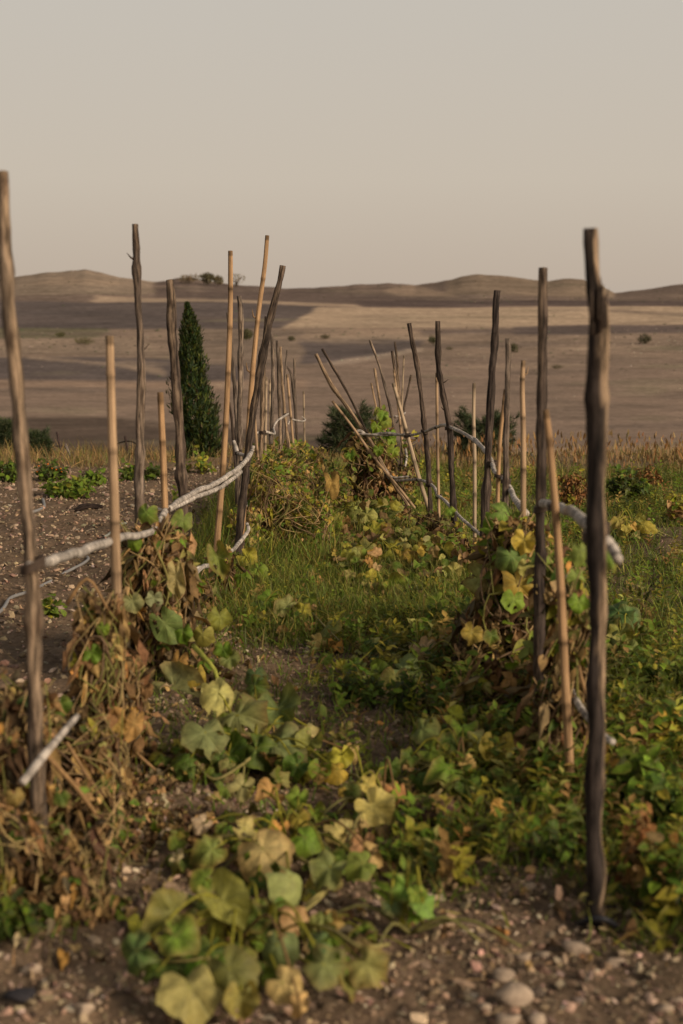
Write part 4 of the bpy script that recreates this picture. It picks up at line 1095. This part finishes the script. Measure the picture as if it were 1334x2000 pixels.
squash('bushy green squash plant low in front of the right row',
  [(870, 1502, .10, 74, GR), (905, 1425, .14, 64, BG, dict(yawd=4.8)), (965, 1472, .10, 76, (.25, .22, .06)), (912, 1487, .11, 44, TA, dict(dry=True)), (832, 1425, .14, 64, (.12, .19, .06)), (880, 1452, .12, 64, DG), (978, 1588, .06, 52, OR, dict(yawd=3.4)), (930, 1445, .12, 46, PA), (845, 1470, .09, 60, GR), (1010, 1500, .08, 52, YG), (800, 1480, .08, 48, DG), (950, 1520, .06, 54, DG), (1045, 1530, .06, 56, GR), (825, 1520, .05, 46, DG), (995, 1440, .1, 50, BG), (890, 1400, .15, 46, YG)],
  (900, 1530), [[(900, 1530), (980, 1600), (1040, 1615), (1075, 1610)], [(900, 1530), (1010, 1520), (1070, 1540)]], 60, (.32, .3), gpl, (.035, .07), .13)
squash('tiny bright green squash seedling on the bare path in front',
  [(790, 1738, .10, 62, (.13, .23, .05), dict(yawd=3.6)), (832, 1768, .08, 62, (.13, .22, .06), dict(yawd=6.1)), (768, 1772, .06, 46, (.09, .15, .07)), (808, 1790, .05, 34, GR), (815, 1750, .1, 40, BG)],
  (800, 1815), [])
squash('dark green squash plant right of the nearest right post',
  [(1200, 1200, .16, 76, (.05, .105, .04), dict(yawd=3.5)), (1232, 1206, .15, 56, (.055, .11, .045), dict(yawd=5.9)), (1186, 1222, .12, 50, DG), (1213, 1242, .1, 56, (.16, .18, .05)), (1238, 1270, .07, 46, (.12, .15, .05)), (1200, 1265, .06, 50, OL), (1215, 1185, .17, 40, GR), (1250, 1240, .07, 36, DG)],
  (1212, 1290), [], 10, (.12, .1), gpl, (.04, .07), .1)
squash('yellow young squash plant on the right grass behind the nearest post',
  [(1205, 1018, .14, 26, (.22, .21, .06), dict(yawd=2.4, stretch=1.6)), (1224, 1032, .10, 22, (.28, .22, .06)), (1262, 1026, .12, 28, (.26, .23, .05), dict(yawd=.3, stretch=1.5)), (1275, 1030, .10, 24, (.22, .2, .05), dict(yawd=6.1)), (1240, 1042, .06, 22, PA), (1215, 1042, .06, 24, OL), (1250, 1018, .13, 24, (.17, .18, .05)), (1235, 1025, .12, 20, (.3, .22, .08))],
  (1240, 1055), [], 10, (.15, .12), ypl, (.03, .05), .08)
squash('sparse squash runner with pale buds at the left edge of the grassy path',
  [(555, 1185, .10, 44, (.22, .24, .12), dict(stretch=1.4)), (592, 1192, .09, 36, YG), (642, 1232, .07, 50, OL, dict(stretch=1.3)), (622, 1252, .05, 42, TA, dict(dry=True)), (652, 1262, .04, 40, OR, dict(dry=True)), (522, 1172, .10, 40, GR), (505, 1112, .12, 40, BG), (465, 1130, .12, 44, GR), (540, 1195, .06, 46, DG), (575, 1210, .05, 40, GR), (605, 1170, .1, 30, GR), (500, 1195, .06, 44, DG), (655, 1215, .06, 34, YG), (485, 1090, .12, 40, YG)],
  (570, 1215), [[(570, 1215), (600, 1195), (640, 1240), (670, 1260)], [(570, 1215), (520, 1180), (490, 1120)]], 60, (.32, .5), gpl, (.035, .065), .12)
squash('squash plant with yellowing leaves under the crooked bark stake',
  [(790, 1095, .07, 60, YE), (770, 1110, .06, 50, (.33, .25, .10)), (745, 1090, .06, 44, YG), (812, 1080, .08, 40, OR, dict(dry=True)), (720, 1075, .08, 46, OL), (735, 1035, .09, 44, YG), (860, 1105, .06, 40, TA, dict(dry=True)), (840, 1120, .05, 44, YE), (705, 1080, .05, 38, YG), (770, 1070, .08, 40, YG), (815, 1145, .04, 50, GR), (770, 1155, .04, 54, GR)],
  (785, 1110), [[(785, 1110), (740, 1060), (700, 1040)]], 330, (.6, 1.25), ypl, (.055, .105), .2)
squash('large leaved squash plant beneath the leaning pale stick',
  [(718, 1008, .14, 40, (.28, .27, .12), dict(yawd=5)), (690, 1005, .10, 36, OL), (675, 1000, .08, 40, GR), (745, 985, .14, 34, PA, dict(dry=True)), (735, 1022, .08, 40, YG), (660, 985, .1, 34, DG), (700, 985, .14, 30, SA), (650, 1015, .06, 30, YG)],
  (700, 1018), [[(700, 1018), (680, 1000), (660, 1005)], [(700, 1018), (730, 1000), (745, 985)]], 240, (.6, 1.5), ypl, (.055, .105), .22)
squash('spreading squash leaves at the left edge beside the nearest post',
  [(20, 1410, .12, 80, (.11, .16, .1)), (30, 1362, .14, 70, DG), (10, 1455, .08, 60, YG), (60, 1390, .1, 50, GR), (-20, 1380, .1, 80, DG)], (10, 1450), [], 24, (.2, .2), gpl, (.05, .08), .1)
squash('straggling squash leaves in the grass at the centre right of the path',
  [(880, 1242, .12, 52, (.22, .23, .12)), (915, 1240, .12, 44, YG), (830, 1268, .09, 66, (.42, .36, .28), dict(dry=True)), (795, 1312, .06, 74, (.16, .19, .11), dict(yawd=5.8)), (770, 1330, .05, 60, OL), (820, 1230, .07, 40, GR), (760, 1255, .05, 40, DG), (690, 1305, .04, 44, GR), (740, 1320, .04, 50, DG), (860, 1300, .06, 50, DG), (905, 1310, .08, 44, GR), (850, 1180, .08, 50, GR), (900, 1165, .08, 50, GR)],
  (830, 1300), [[(830, 1300), (880, 1260), (920, 1250)]], 80, (.45, .6), gpl, (.04, .075), .1)

DRP = [(t[0]*np.array([.55, 1.7, 1.0]), *t[1:]) for t in OVD]
def vine(label, boxes, stems, leaves=(), name='climbing_bean', cat='bean plant', pal_g=None, pal_d=None, nst=18):
    """climbing plant: boxes = (px, py_top, py_bottom, Y, halfwidth_px, depth, n green, n dry, leaf m)"""
    b0 = boxes[0]; base = P(b0[0], b0[2], b0[3]); base[2] = 0
    base[2] = float(gh(base[0], base[1]))
    t = thing(name, base, label, cat, 'vines climbing the stakes')
    mg = MB(); md = MB(); ng = nd = 0
    for (px, pt, pb, Y, hw, dep, n1, n2, ls) in boxes:
        c0 = P(px, pb, Y); c1 = P(px, pt, Y); w = pxm(hw, Y)
        for (n, kind) in ((n1, 0), (n2, 1)):
            if not n: continue
            h = rng.random(n)
            a = rng.random(n)*6.28; r = np.sqrt(rng.random(n))*(1.1-.35*h)*(.7+.6*vnoise(h*6+px, a*1.5))
            T = c0+(c1-c0)*h[:, None]+np.c_[np.cos(a)*r*w, np.sin(a)*r*dep, rng.standard_normal(n)*.02]
            T[:, 2] = np.maximum(T[:, 2], gh(T[:, 0], T[:, 1])+.015)
            out = np.c_[np.cos(a), np.sin(a), np.zeros(n)]
            if kind == 0:
                s = ls*(.65+.7*rng.random(n)); C = pick(pal_g or gpl, n)
                k = n//2
                leaves_into(mg, TRI, T[:k], s[:k]*1.25, C[:k], .35, .5, .9, out[:k]); leaves_into(mg, OV, T[k:], s[k:], C[k:], .4, .5, .9, out[k:]); ng += n
            else:
                s = ls*(.5+.8*rng.random(n)); C = pick(pal_d or [(*BR, 3), (*DB, 3.2), (.27, .18, .10, 2), (*TA, 1.3), (*OR, .15)], n)
                k = n//3
                leaves_into(md, SQD, T[:k], s[:k]*.95, C[:k], .8, .5, 0, out[:k]); j = k+(n-k)//2; leaves_into(md, OVD, T[k:j], s[k:j]*1.1, C[k:j], .85, .5, 0, out[k:j]); leaves_into(md, DRP, T[j:], s[j:]*1.5, C[j:], .95, .4, 0, out[j:]); nd += n
        ms = MB()
        for k in range(max(4, (n1+n2)//nst)):
            a = random.random()*6.28; q = c0+np.array([math.cos(a)*w*.7, math.sin(a)*dep*.7, -.02]); w_ = [q]
            for j in range(5):
                f = (j+1)/5*random.uniform(.75, 1.1)
                w_.append(c0+(c1-c0)*min(f, 1.05)+np.array([random.uniform(-1, 1)*w*.85, random.uniform(-1.1, .6)*dep*.95, 0]))
            ms.tube(w_, np.linspace(.0055, .002, 6), np.array(random.choice([BR, (.36, .24, .11), (.30, .22, .09), (.20, .19, .05)]))*random.uniform(.7, 1.2), 5, sub=.05)
        ms.build('stem', M_stem, t)
    for s in stems:
        w = [P(*q) for q in s[0]]; mq = MB()
        mq.tube(w, np.linspace(s[1], s[1]*.6, len(w)), s[2], 6, sub=.03); mq.build('runner', M_stem, t)
    if ng: mg.build('foliage', M_small, t)
    if nd: md.build('dried_foliage', M_dry, t)
    for L in leaves:
        kw = L[5] if len(L) > 5 else {}
        kw = dict(hang=True, **kw)
        one_leaf(t, *L[:5], root=None, **kw)
    return t
YS = (.26, .23, .05); BS = (.27, .16, .07)
vine('withered brown bean vine hanging on the nearest left post and pale cane',
  [(40, 1340, 1800, 3.95, 85, .14, 24, 420, .055), (195, 1170, 1560, 4.6, 60, .14, 36, 420, .055), (150, 1400, 1740, 4.25, 120, .16, 36, 480, .052), (250, 1290, 1640, 4.8, 50, .13, 12, 240, .055), (20, 1560, 1810, 3.8, 80, .14, 34, 220, .05), (150, 1540, 1800, 3.95, 120, .15, 60, 380, .05), (245, 1620, 1740, 4.2, 90, .15, 20, 160, .045), (30, 1580, 1830, 3.52, 80, .09, 40, 170, .048), (150, 1640, 1840, 3.5, 90, .1, 40, 200, .042), (-20, 1380, 1800, 3.7, 60, .12, 20, 160, .05), (330, 1660, 1730, 4.15, 120, .2, 20, 150, .042), (150, 1760, 1860, 3.5, 120, .12, 30, 130, .042), (300, 1560, 1640, 4.55, 70, .15, 16, 90, .045)],
  [([(130, 1180, 4.5), (170, 1130, 4.5), (205, 1180, 4.5), (235, 1230, 4.6)], .007, BS), ([(85, 1470, 3.7), (150, 1540, 3.8), (210, 1620, 3.9), (270, 1680, 4.0), (330, 1720, 4.05), (370, 1725, 4.1)], .008, BS),
   ([(240, 1310, 4.7), (245, 1400, 4.7), (240, 1480, 4.7), (230, 1560, 4.7)], .007, (.33, .2, .08)), ([(180, 1800, 3.75), (230, 1720, 3.8), (245, 1660, 3.9), (225, 1640, 3.95)], .006, (.3, .22, .07)),
   ([(215, 1745, 3.9), (290, 1735, 4.0), (370, 1725, 4.1)], .006, (.3, .24, .08)), ([(265, 1470, 4.6), (310, 1510, 4.6), (340, 1540, 4.6)], .006, BS), ([(130, 1450, 4.0), (200, 1560, 4.0), (300, 1690, 4.1)], .006, BS)],
  [(180, 1280, 4.5, 40, GR), (230, 1420, 4.3, 40, (.24, .2, .07)), (60, 1520, 3.8, 44, GR), (120, 1380, 4.2, 40, DG), (210, 1530, 4.2, 36, (.3, .2, .09), dict(stretch=1.8)), (260, 1420, 4.5, 34, (.33, .22, .1), dict(stretch=2)), (40, 1640, 3.75, 40, DG), (200, 1230, 4.5, 30, GR), (110, 1610, 3.85, 36, BG), (100, 1660, 3.8, 30, GR), (285, 1548, 4.6, 62, (.25, .24, .09), dict(stretch=1.2)), (150, 1660, 3.9, 44, (.28, .17, .09), dict(stretch=1.4)), (80, 1815, 3.7, 44, (.26, .16, .09)), (150, 1300, 4.5, 30, YG), (60, 1440, 3.85, 30, YG), (30, 1560, 3.5, 36, (.2, .15, .07)), (120, 1560, 3.5, 34, DG), (75, 1760, 3.45, 40, (.24, .16, .09)), (180, 1760, 3.45, 34, DG)], cat='bean plant', nst=9)
vine('dense brown and green bean vine on the brown bark stake at the left',
  [(300, 1030, 1460, 5.95, 76, .17, 110, 860, .064), (335, 1050, 1330, 6.3, 52, .14, 60, 260, .06), (380, 1270, 1480, 5.75, 70, .14, 90, 200, .06), (280, 1040, 1250, 5.85, 50, .12, 30, 260, .058), (320, 1030, 1130, 6.0, 60, .12, 40, 160, .055)],
  [([(378, 1262, 5.6), (400, 1285, 5.5), (420, 1310, 5.45), (427, 1345, 5.45), (425, 1362, 5.45)], .012, (.30, .31, .055)), ([(310, 1400, 5.6), (335, 1470, 5.5), (345, 1500, 5.5)], .010, (.14, .18, .04)),
   ([(300, 1060, 5.8), (330, 1150, 5.8), (300, 1260, 5.8), (310, 1400, 5.8)], .006, (.2, .17, .05)), ([(400, 1480, 5.2), (440, 1440, 5.2), (500, 1430, 5.2), (560, 1440, 5.2)], .006, YS)],
  [(352, 1352, 5.5, 104, (.17, .19, .09), dict(yawd=-.6, stretch=1.2)), (395, 1440, 5.5, 84, (.17, .195, .10), dict(yawd=-1.2, stretch=1.2)), (327, 1226, 5.7, 60, (.12, .165, .07), dict(yawd=-1, stretch=1.3)), (356, 1238, 5.7, 40, GR), (346, 1302, 5.6, 36, OR, dict(stretch=1.6)), (428, 1097, 5.9, 48, (.11, .17, .045), dict(yawd=-1.25, stretch=1.6)), (284, 1006, 5.9, 44, (.11, .18, .035)), (355, 1020, 6.0, 40, (.11, .17, .045), dict(stretch=1.3)),
   (428, 1210, 5.8, 46, (.15, .18, .04)), (300, 1172, 5.7, 34, (.18, .22, .14)), (345, 1135, 5.8, 40, (.28, .26, .14), dict(stretch=2.0)), (436, 1272, 5.7, 38, GR), (395, 1245, 5.7, 44, (.22, .22, .06)), (450, 1290, 5.7, 40, (.16, .19, .09)), (260, 1180, 5.5, 40, (.14, .17, .10)), (500, 1325, 5.5, 44, (.05, .10, .045)), (425, 1365, 5.4, 62, (.29, .28, .16), dict(stretch=1.2, yawd=-1.2)), (475, 1400, 5.5, 84, (.17, .2, .09)), (385, 1330, 5.5, 40, (.28, .25, .05), dict(stretch=1.5)), (260, 1060, 5.6, 30, GR)])
vine('small withered vine at the foot of the dark leaning stake',
  [(440, 1080, 1190, 7.8, 26, .12, 20, 140, .05), (395, 1120, 1220, 7.4, 34, .12, 18, 45, .06)], [([(455, 1195, 7.6), (430, 1150, 7.7), (420, 1100, 7.8)], .006, BS)], [(472, 1190, 7.5, 34, TA), (430, 1190, 7.6, 24, DB, dict(stretch=2.2))])
vine('long tangled heap of yellowing beans under the far left stakes',
  [(530, 900, 1090, 9.6, 48, .35, 420, 300, .04), (560, 880, 1060, 10.6, 66, .45, 560, 330, .04), (600, 880, 1030, 11.6, 62, .5, 520, 240, .042), (600, 960, 1090, 9.6, 60, .35, 380, 280, .038), (520, 868, 970, 11.0, 32, .3, 170, 80, .045), (480, 990, 1090, 9.2, 40, .25, 150, 120, .038), (650, 920, 1040, 11.2, 50, .5, 330, 160, .04), (570, 862, 900, 12.8, 46, .4, 160, 50, .045)],
  [], [(520, 890, 10.6, 26, BG), (575, 955, 10.3, 24, YG), (610, 985, 10.0, 22, YE), (650, 950, 10.5, 40, (.23, .15, .06), dict(dry=True, stretch=1.6))], pal_g=[(*GR, 3.5), (*YG, 2.5), (*DG, 1.5), (.3, .25, .08, 1.5), (*BG, 1.5), (*YE, .6)], pal_d=[(.3, .22, .1, 3), (*TA, 2), (*BR, 2), (*YG, 2), (*DB, 1)])
vine('hanging bean vine with dead brown leaves on the leaning pale sticks',
  [(735, 865, 990, 11.45, 46, .2, 60, 380, .06), (712, 840, 930, 11.45, 34, .16, 80, 90, .06), (775, 915, 1000, 11.5, 40, .18, 50, 120, .055), (745, 805, 880, 11.3, 20, .1, 26, 4, .06), (690, 870, 920, 11.4, 18, .12, 40, 10, .06), (800, 850, 960, 12.2, 20, .2, 30, 40, .055)],
  [([(748, 845, 11), (742, 820, 11), (740, 795, 11)], .004, GR)],
  [(752, 825, 10.9, 26, BG), (735, 835, 10.9, 24, GR), (760, 850, 10.9, 24, GR), (748, 812, 10.9, 22, BG), (765, 862, 10.9, 20, BG, dict(stretch=1.3)), (740, 880, 10.8, 24, GR), (685, 890, 10.9, 24, GR), (768, 882, 10.85, 26, BG)])
vine('dry brown vine bunched at the feet of the middle right stakes',
  [(845, 1005, 1110, 9.5, 42, .22, 46, 240, .05), (885, 1030, 1130, 9.1, 34, .16, 80, 90, .05), (800, 1000, 1080, 10.2, 34, .2, 40, 90, .05), (920, 1060, 1140, 8.3, 34, .2, 60, 70, .05)],
  [], [(880, 1000, 9.2, 22, GR)])
vine('leafy bean vine with large green and yellow leaves on the right stakes',
  [(1005, 1020, 1340, 5.9, 74, .2, 260, 460, .068), (975, 1040, 1200, 6.6, 44, .18, 120, 110, .06), (1080, 1080, 1400, 5.05, 52, .14, 120, 190, .06), (940, 1200, 1400, 5.9, 62, .18, 90, 300, .055), (1000, 1290, 1450, 5.3, 84, .2, 90, 220, .052), (1125, 1120, 1480, 4.65, 44, .12, 110, 120, .05)],
  [([(960, 1085, 6.2), (1000, 1065, 6.0), (1040, 1050, 5.8)], .007, BS), ([(1090, 1350, 4.7), (1100, 1430, 4.6), (1085, 1500, 4.55), (1095, 1560, 4.5)], .007, (.33, .2, .08)), ([(1130, 1300, 4.4), (1150, 1400, 4.3), (1130, 1500, 4.3)], .006, BS), ([(950, 1400, 5.2), (990, 1380, 5.2), (1040, 1385, 5.2)], .007, (.26, .18, .07))],
  [(1022, 1060, 5.7, 52, (.36, .28, .06)), (1000, 1092, 5.7, 60, (.10, .165, .05)), (1030, 1112, 5.6, 42, (.25, .27, .10)), (946, 1132, 6.0, 72, (.27, .27, .13), dict(yawd=-.3)), (968, 1162, 5.9, 66, (.24, .22, .15), dict(yawd=.2)), (1016, 1150, 5.7, 60, (.30, .21, .05), dict(stretch=1.4)), (1003, 1176, 5.6, 46, BG), (985, 1003, 6.1, 50, (.12, .19, .05), dict(yawd=-.2)), (968, 1022, 6.2, 46, GR), (1008, 1018, 6.1, 40, GR), (1082, 1102, 5.0, 48, (.14, .20, .05)), (1082, 1145, 5.0, 52, (.10, .16, .05)), (1190, 1090, 3.95, 34, (.12, .19, .04), dict(stretch=1.8)), (1132, 1085, 4.1, 30, (.12, .18, .05), dict(stretch=1.6)), (1030, 1060, 6, 36, YG), (975, 1180, 5.9, 50, GR), (1130, 1180, 4.5, 40, GR), (1125, 1130, 4.6, 36, (.13, .2, .05)), (965, 1190, 5.9, 70, DG), (1040, 1250, 5.3, 36, BG), (960, 1245, 5.6, 34, DG), (920, 1240, 5.7, 44, (.26, .19, .05)), (1060, 1205, 5.2, 44, GR)])
vine('brown withered vine behind the split orange cane',
  [(1080, 1330, 1560, 4.6, 50, .13, 60, 220, .05), (1010, 1440, 1570, 4.8, 80, .2, 90, 140, .045), (900, 1420, 1570, 4.8, 70, .2, 70, 90, .045)], [([(1090, 1480, 4.4), (1098, 1540, 4.35), (1080, 1600, 4.35)], .006, OR)], [(1086, 1490, 4.4, 22, OR, dict(stretch=1.8))])

# withered brown heap on the path edge
b = G(850, 1580, .05); b[2] = float(gh(b[0], b[1]))
t = thing('withered_squash', b, 'brown striped withered squash lying in the shade of the right row', 'squash')
V = []; seg = 40; rg = 14
for i in range(rg+1):
    ph = math.pi*i/rg
    for j in range(seg):
        th = 2*math.pi*j/seg; rr = .068*(1+.09*abs(math.cos(4.5*th))-.04)*math.sin(ph)**.85*(1+.1*math.sin(th+1))
        V.append([math.cos(th)*rr, math.sin(th)*rr*.9, math.cos(ph)*.05*(1-.28*math.exp(-(rr/.02)**2)*(ph < 1.5))])
V = np.array(V); R = np.array([[1, 0, 0], [0, .85, -.5], [0, .5, .85]])
cs = np.array([np.array([.10, .055, .04])*(1-w)+np.array([.26, .17, .085])*w for w in [max(0, math.cos(9*2*math.pi*(k % seg)/seg))**2*.9 for k in range(len(V))]])
f4 = [(i*seg+j, i*seg+(j+1) % seg, (i+1)*seg+(j+1) % seg, (i+1)*seg+j) for i in range(rg) for j in range(seg)]
mb = MB(); mb.add(V@R.T+b+[0, 0, .05], cs, None, None, f4); mb.build('fruit', M_stone, t)
mb = MB(); s0 = b+[0, 0, .05]+R@np.array([0, 0, .03]); mb.tube([s0, s0+[0, .01, .03], s0+[.02, .02, .05]], [.008, .006, .004], (.2, .15, .06), 7, sub=.01); mb.build('stalk', M_stem, t)

# ------------------------------------------------------------------ bushy weeds as plants of their own
def weed(label, px, py, wpx, hpx, n, ls, pal, name='weed_plant', cat='weed', flowers=None, dry=False, grp='bushy weeds'):
    b = G(px, py); b[2] = float(gh(b[0], b[1])); k = b[1]/F
    t = thing(name, b, label, cat, grp)
    w = wpx*k/2; h = hpx*k
    mb = MB(); ms = MB()
    ns = max(5, n//16)
    for i in range(ns):
        a = random.random()*6.28; r = math.sqrt(random.random())
        top = b+np.array([math.cos(a)*w*r, math.sin(a)*w*r*.8, h*(1.05-.55*r*r)*random.uniform(.6, 1.05)])
        st = b+np.array([math.cos(a)*w*.35*r, math.sin(a)*w*.3*r, -.01]); mid = (st+top)/2+np.array([0, 0, h*.1])
        ms.tube([st, mid, top], [.0035, .0025, .0012], np.array((.13, .12, .04) if not dry else (.22, .12, .055)), 5)
        m = n//ns; f = .25+.8*rng.random(m)
        f = np.clip(f, 0, 1)
        T = (st[None]*(1-f[:, None])**2+2*mid[None]*(f*(1-f))[:, None]+top[None]*(f**2)[:, None])+rng.standard_normal((m, 3))*ls*.45
        T[:, 2] = np.maximum(T[:, 2], b[2]+.01)
        leaves_into(mb, OVD if dry else OV, T, ls*(.6+.7*rng.random(m)), pick(pal, m), .1 if not dry else .5, .45, .5)
    mb.build('foliage', M_small if not dry else M_dry, t); ms.build('stem', M_stem, t)
    if flowers:
        mb = MB(); m = flowers[1]; a = rng.random(m)*6.28
        T = b+np.c_[np.cos(a)*w*.7, -np.abs(np.sin(a))*w*.6, h*(.5+.5*rng.random(m))]
        mb.inst(ST[0], yaw(m, .3)*.025, T, pick([(*flowers[0], 1)], m)); mb.build('flower', M_small, t)
    return t
gp = [(*GR, 3), (*DG, 2.5), (*BG, 2), (*YG, .7)]
dgp = [(*DG, 3), (*GR, 2), (.04, .07, .025, 2)]
rp = [(.25, .13, .06, 3), (.18, .10, .05, 2), (.32, .2, .09, 1), (*YG, .5)]
weed('low bright green bean patch on the left soil', 135, 968, 130, 34, 340, .06, [(*BG, 3), (*GR, 3), (*YG, 1)])
weed('taller green plants at the right end of the left soil patch', 178, 952, 66, 30, 200, .06, [(*BG, 2), (*GR, 3)])
weed('dark green marigold clump with orange blooms at the left garden edge', 98, 940, 72, 40, 260, .05, dgp, 'marigold_plant', 'marigold', ((.6, .18, .02), 7))
weed('dark leafy plant left of the marigold behind the nearest post', 12, 944, 66, 44, 220, .06, dgp)
weed('small green clump beside the orange left cane at the garden edge', 250, 938, 50, 32, 120, .06, gp)
weed('dark green clump between the brown left stakes at the garden edge', 296, 940, 36, 34, 110, .06, dgp)
weed('loose green shoots at the foot of the cypress', 385, 925, 90, 40, 150, .06, [(*YG, 2), (*GR, 2), (.25, .2, .09, 1)])
weed('round dark green bush right of the nearest right post at the garden edge', 1225, 985, 84, 62, 420, .055, dgp)
weed('rusty dry bush seen between the two thick right posts', 1118, 1000, 52, 90, 330, .045, rp, 'dry_weed', 'dry weed', None, True)
weed('reddish dock stalks behind the right grass near the far edge', 1262, 962, 60, 56, 170, .05, rp, 'dry_weed', 'dry weed', None, True)
weed('tall yellowing weed at the right picture edge', 1326, 1030, 50, 74, 130, .06, [(*YG, 2), (*TA, 2), (*GR, 1)])
weed('leafy green weed at the lower right edge', 1300, 1640, 110, 130, 320, .045, gp)
weed('bright green broad weed right of the nearest right post', 1240, 1600, 110, 110, 240, .055, [(*BG, 2), (*GR, 3), (*DG, 1)])
weed('tangled yellow green weed in the lower right corner', 1300, 1800, 110, 170, 260, .05, [(*YG, 1.5), (*GR, 2), (*DG, 2), (*TA, .8), (*OR, .5)])
weed('rusty seed stalks right of the nearest right post', 1246, 1770, 46, 200, 110, .035, rp, 'dry_weed', 'dry weed', None, True)
weed('green weed with yellow leaves at mid right edge', 1300, 1480, 110, 110, 240, .05, [(*GR, 2), (*YG, 1.5), (*DG, 2), (*YE, .6)])
weed('low green weed right of the dark squash plant', 1296, 1360, 110, 50, 170, .05, gp)
weed('fine green weed beneath the crooked bark stake', 885, 1120, 62, 60, 170, .045, [(*GR, 3), (*BG, 2), (*DG, 1)])
weed('small dark weed on the left soil beside the long hose', 95, 1200, 46, 40, 90, .045, gp)
weed('dark weed tuft at the very left bottom under the withered vine', 20, 1830, 120, 90, 220, .035, dgp)
weed('dark green low weed left of the nearest right post foot', 1075, 1700, 120, 60, 260, .03, dgp)
weed('fine green weed between the right row and the path', 700, 1370, 130, 70, 200, .035, dgp)
weed('green tuft at the right edge of the path beneath the squash leaves', 800, 1390, 110, 80, 240, .035, dgp)
weed('tall feathery weed with pale buds in the far left bean heap', 648, 1000, 40, 90, 120, .05, [(*GR, 2), (*YG, 1), (.3, .25, .15, .6)])
weed('feathery green weed before the pine between the rows', 610, 960, 50, 84, 150, .05, [(*GR, 2), (*YG, 1), (*BG, 1)])

# ------------------------------------------------------------------ light, world, camera
SUN_EL, SUN_AZ = math.radians(23), math.radians(127)     # azimuth from +Y towards +X: from the right, a little behind the camera
sd = np.array([math.sin(SUN_AZ)*math.cos(SUN_EL), math.cos(SUN_AZ)*math.cos(SUN_EL), math.sin(SUN_EL)])
sl = bpy.data.lights.new('sun', 'SUN'); sl.energy = 4.0; sl.angle = math.radians(22); sl.color = (1, .83, .64)
so = bpy.data.objects.new('sun', sl); col.objects.link(so)
from mathutils import Vector
so.rotation_euler = Vector([-float(q) for q in sd]).to_track_quat('-Z', 'Y').to_euler(); so.location = (8, -4, 6)

w = bpy.data.worlds.new('World'); sc.world = w; w.use_nodes = True
nt = w.node_tree; nt.nodes.clear(); n = N(nt)
out = n.node('ShaderNodeOutputWorld')
sky = n.node('ShaderNodeTexSky', _sky_type='NISHITA'); sky.sun_disc = False; sky.sun_elevation = SUN_EL; sky.sun_rotation = SUN_AZ; sky.dust_density = 6; sky.air_density = 1.2; sky.ozone_density = 1
tc = n.node('ShaderNodeTexCoord'); sep = n.node('ShaderNodeSeparateXYZ', i0=tc.outputs['Generated'])
ramp = n.ramp(n.mapr(sep.outputs[2], 0, .5, 0, 1), [(0, (.51, .425, .355)), (.07, (.56, .465, .375)), (.2, (.615, .535, .44)), (.44, (.60, .55, .48)), (.75, (.33, .31, .29)), (1, (.20, .20, .20))])
hz = n.node('ShaderNodeVectorMath', _operation='SCALE', i0=ramp); hz.inputs['Scale'].default_value = 9.75
mx = n.mix(.93, sky.outputs[0], hz.outputs[0])
bg = n.node('ShaderNodeBackground', Color=mx, Strength=.1)
nt.links.new(bg.outputs[0], out.inputs[0])

cam = bpy.data.cameras.new('camera'); co = bpy.data.objects.new('camera', cam); col.objects.link(co)
co.location = (0, 0, CAMZ); co.rotation_euler = (math.pi/2-PITCH, 0, 0)
cam.sensor_fit = 'VERTICAL'; cam.sensor_height = 36; cam.lens = 50; cam.clip_end = 12000; cam.clip_start = .05
cam.dof.use_dof = True; cam.dof.focus_distance = 9.6; cam.dof.aperture_fstop = 2.7; cam.dof.aperture_blades = 9
sc.camera = co
sc.view_settings.view_transform = 'Standard'; sc.view_settings.look = 'None'; sc.view_settings.exposure = 0
sc.cycles.use_denoising = True
sc.cycles.max_bounces = 6; sc.cycles.transparent_max_bounces = 4
for o in bpy.data.objects:
    if '_w' in o: del o['_w']
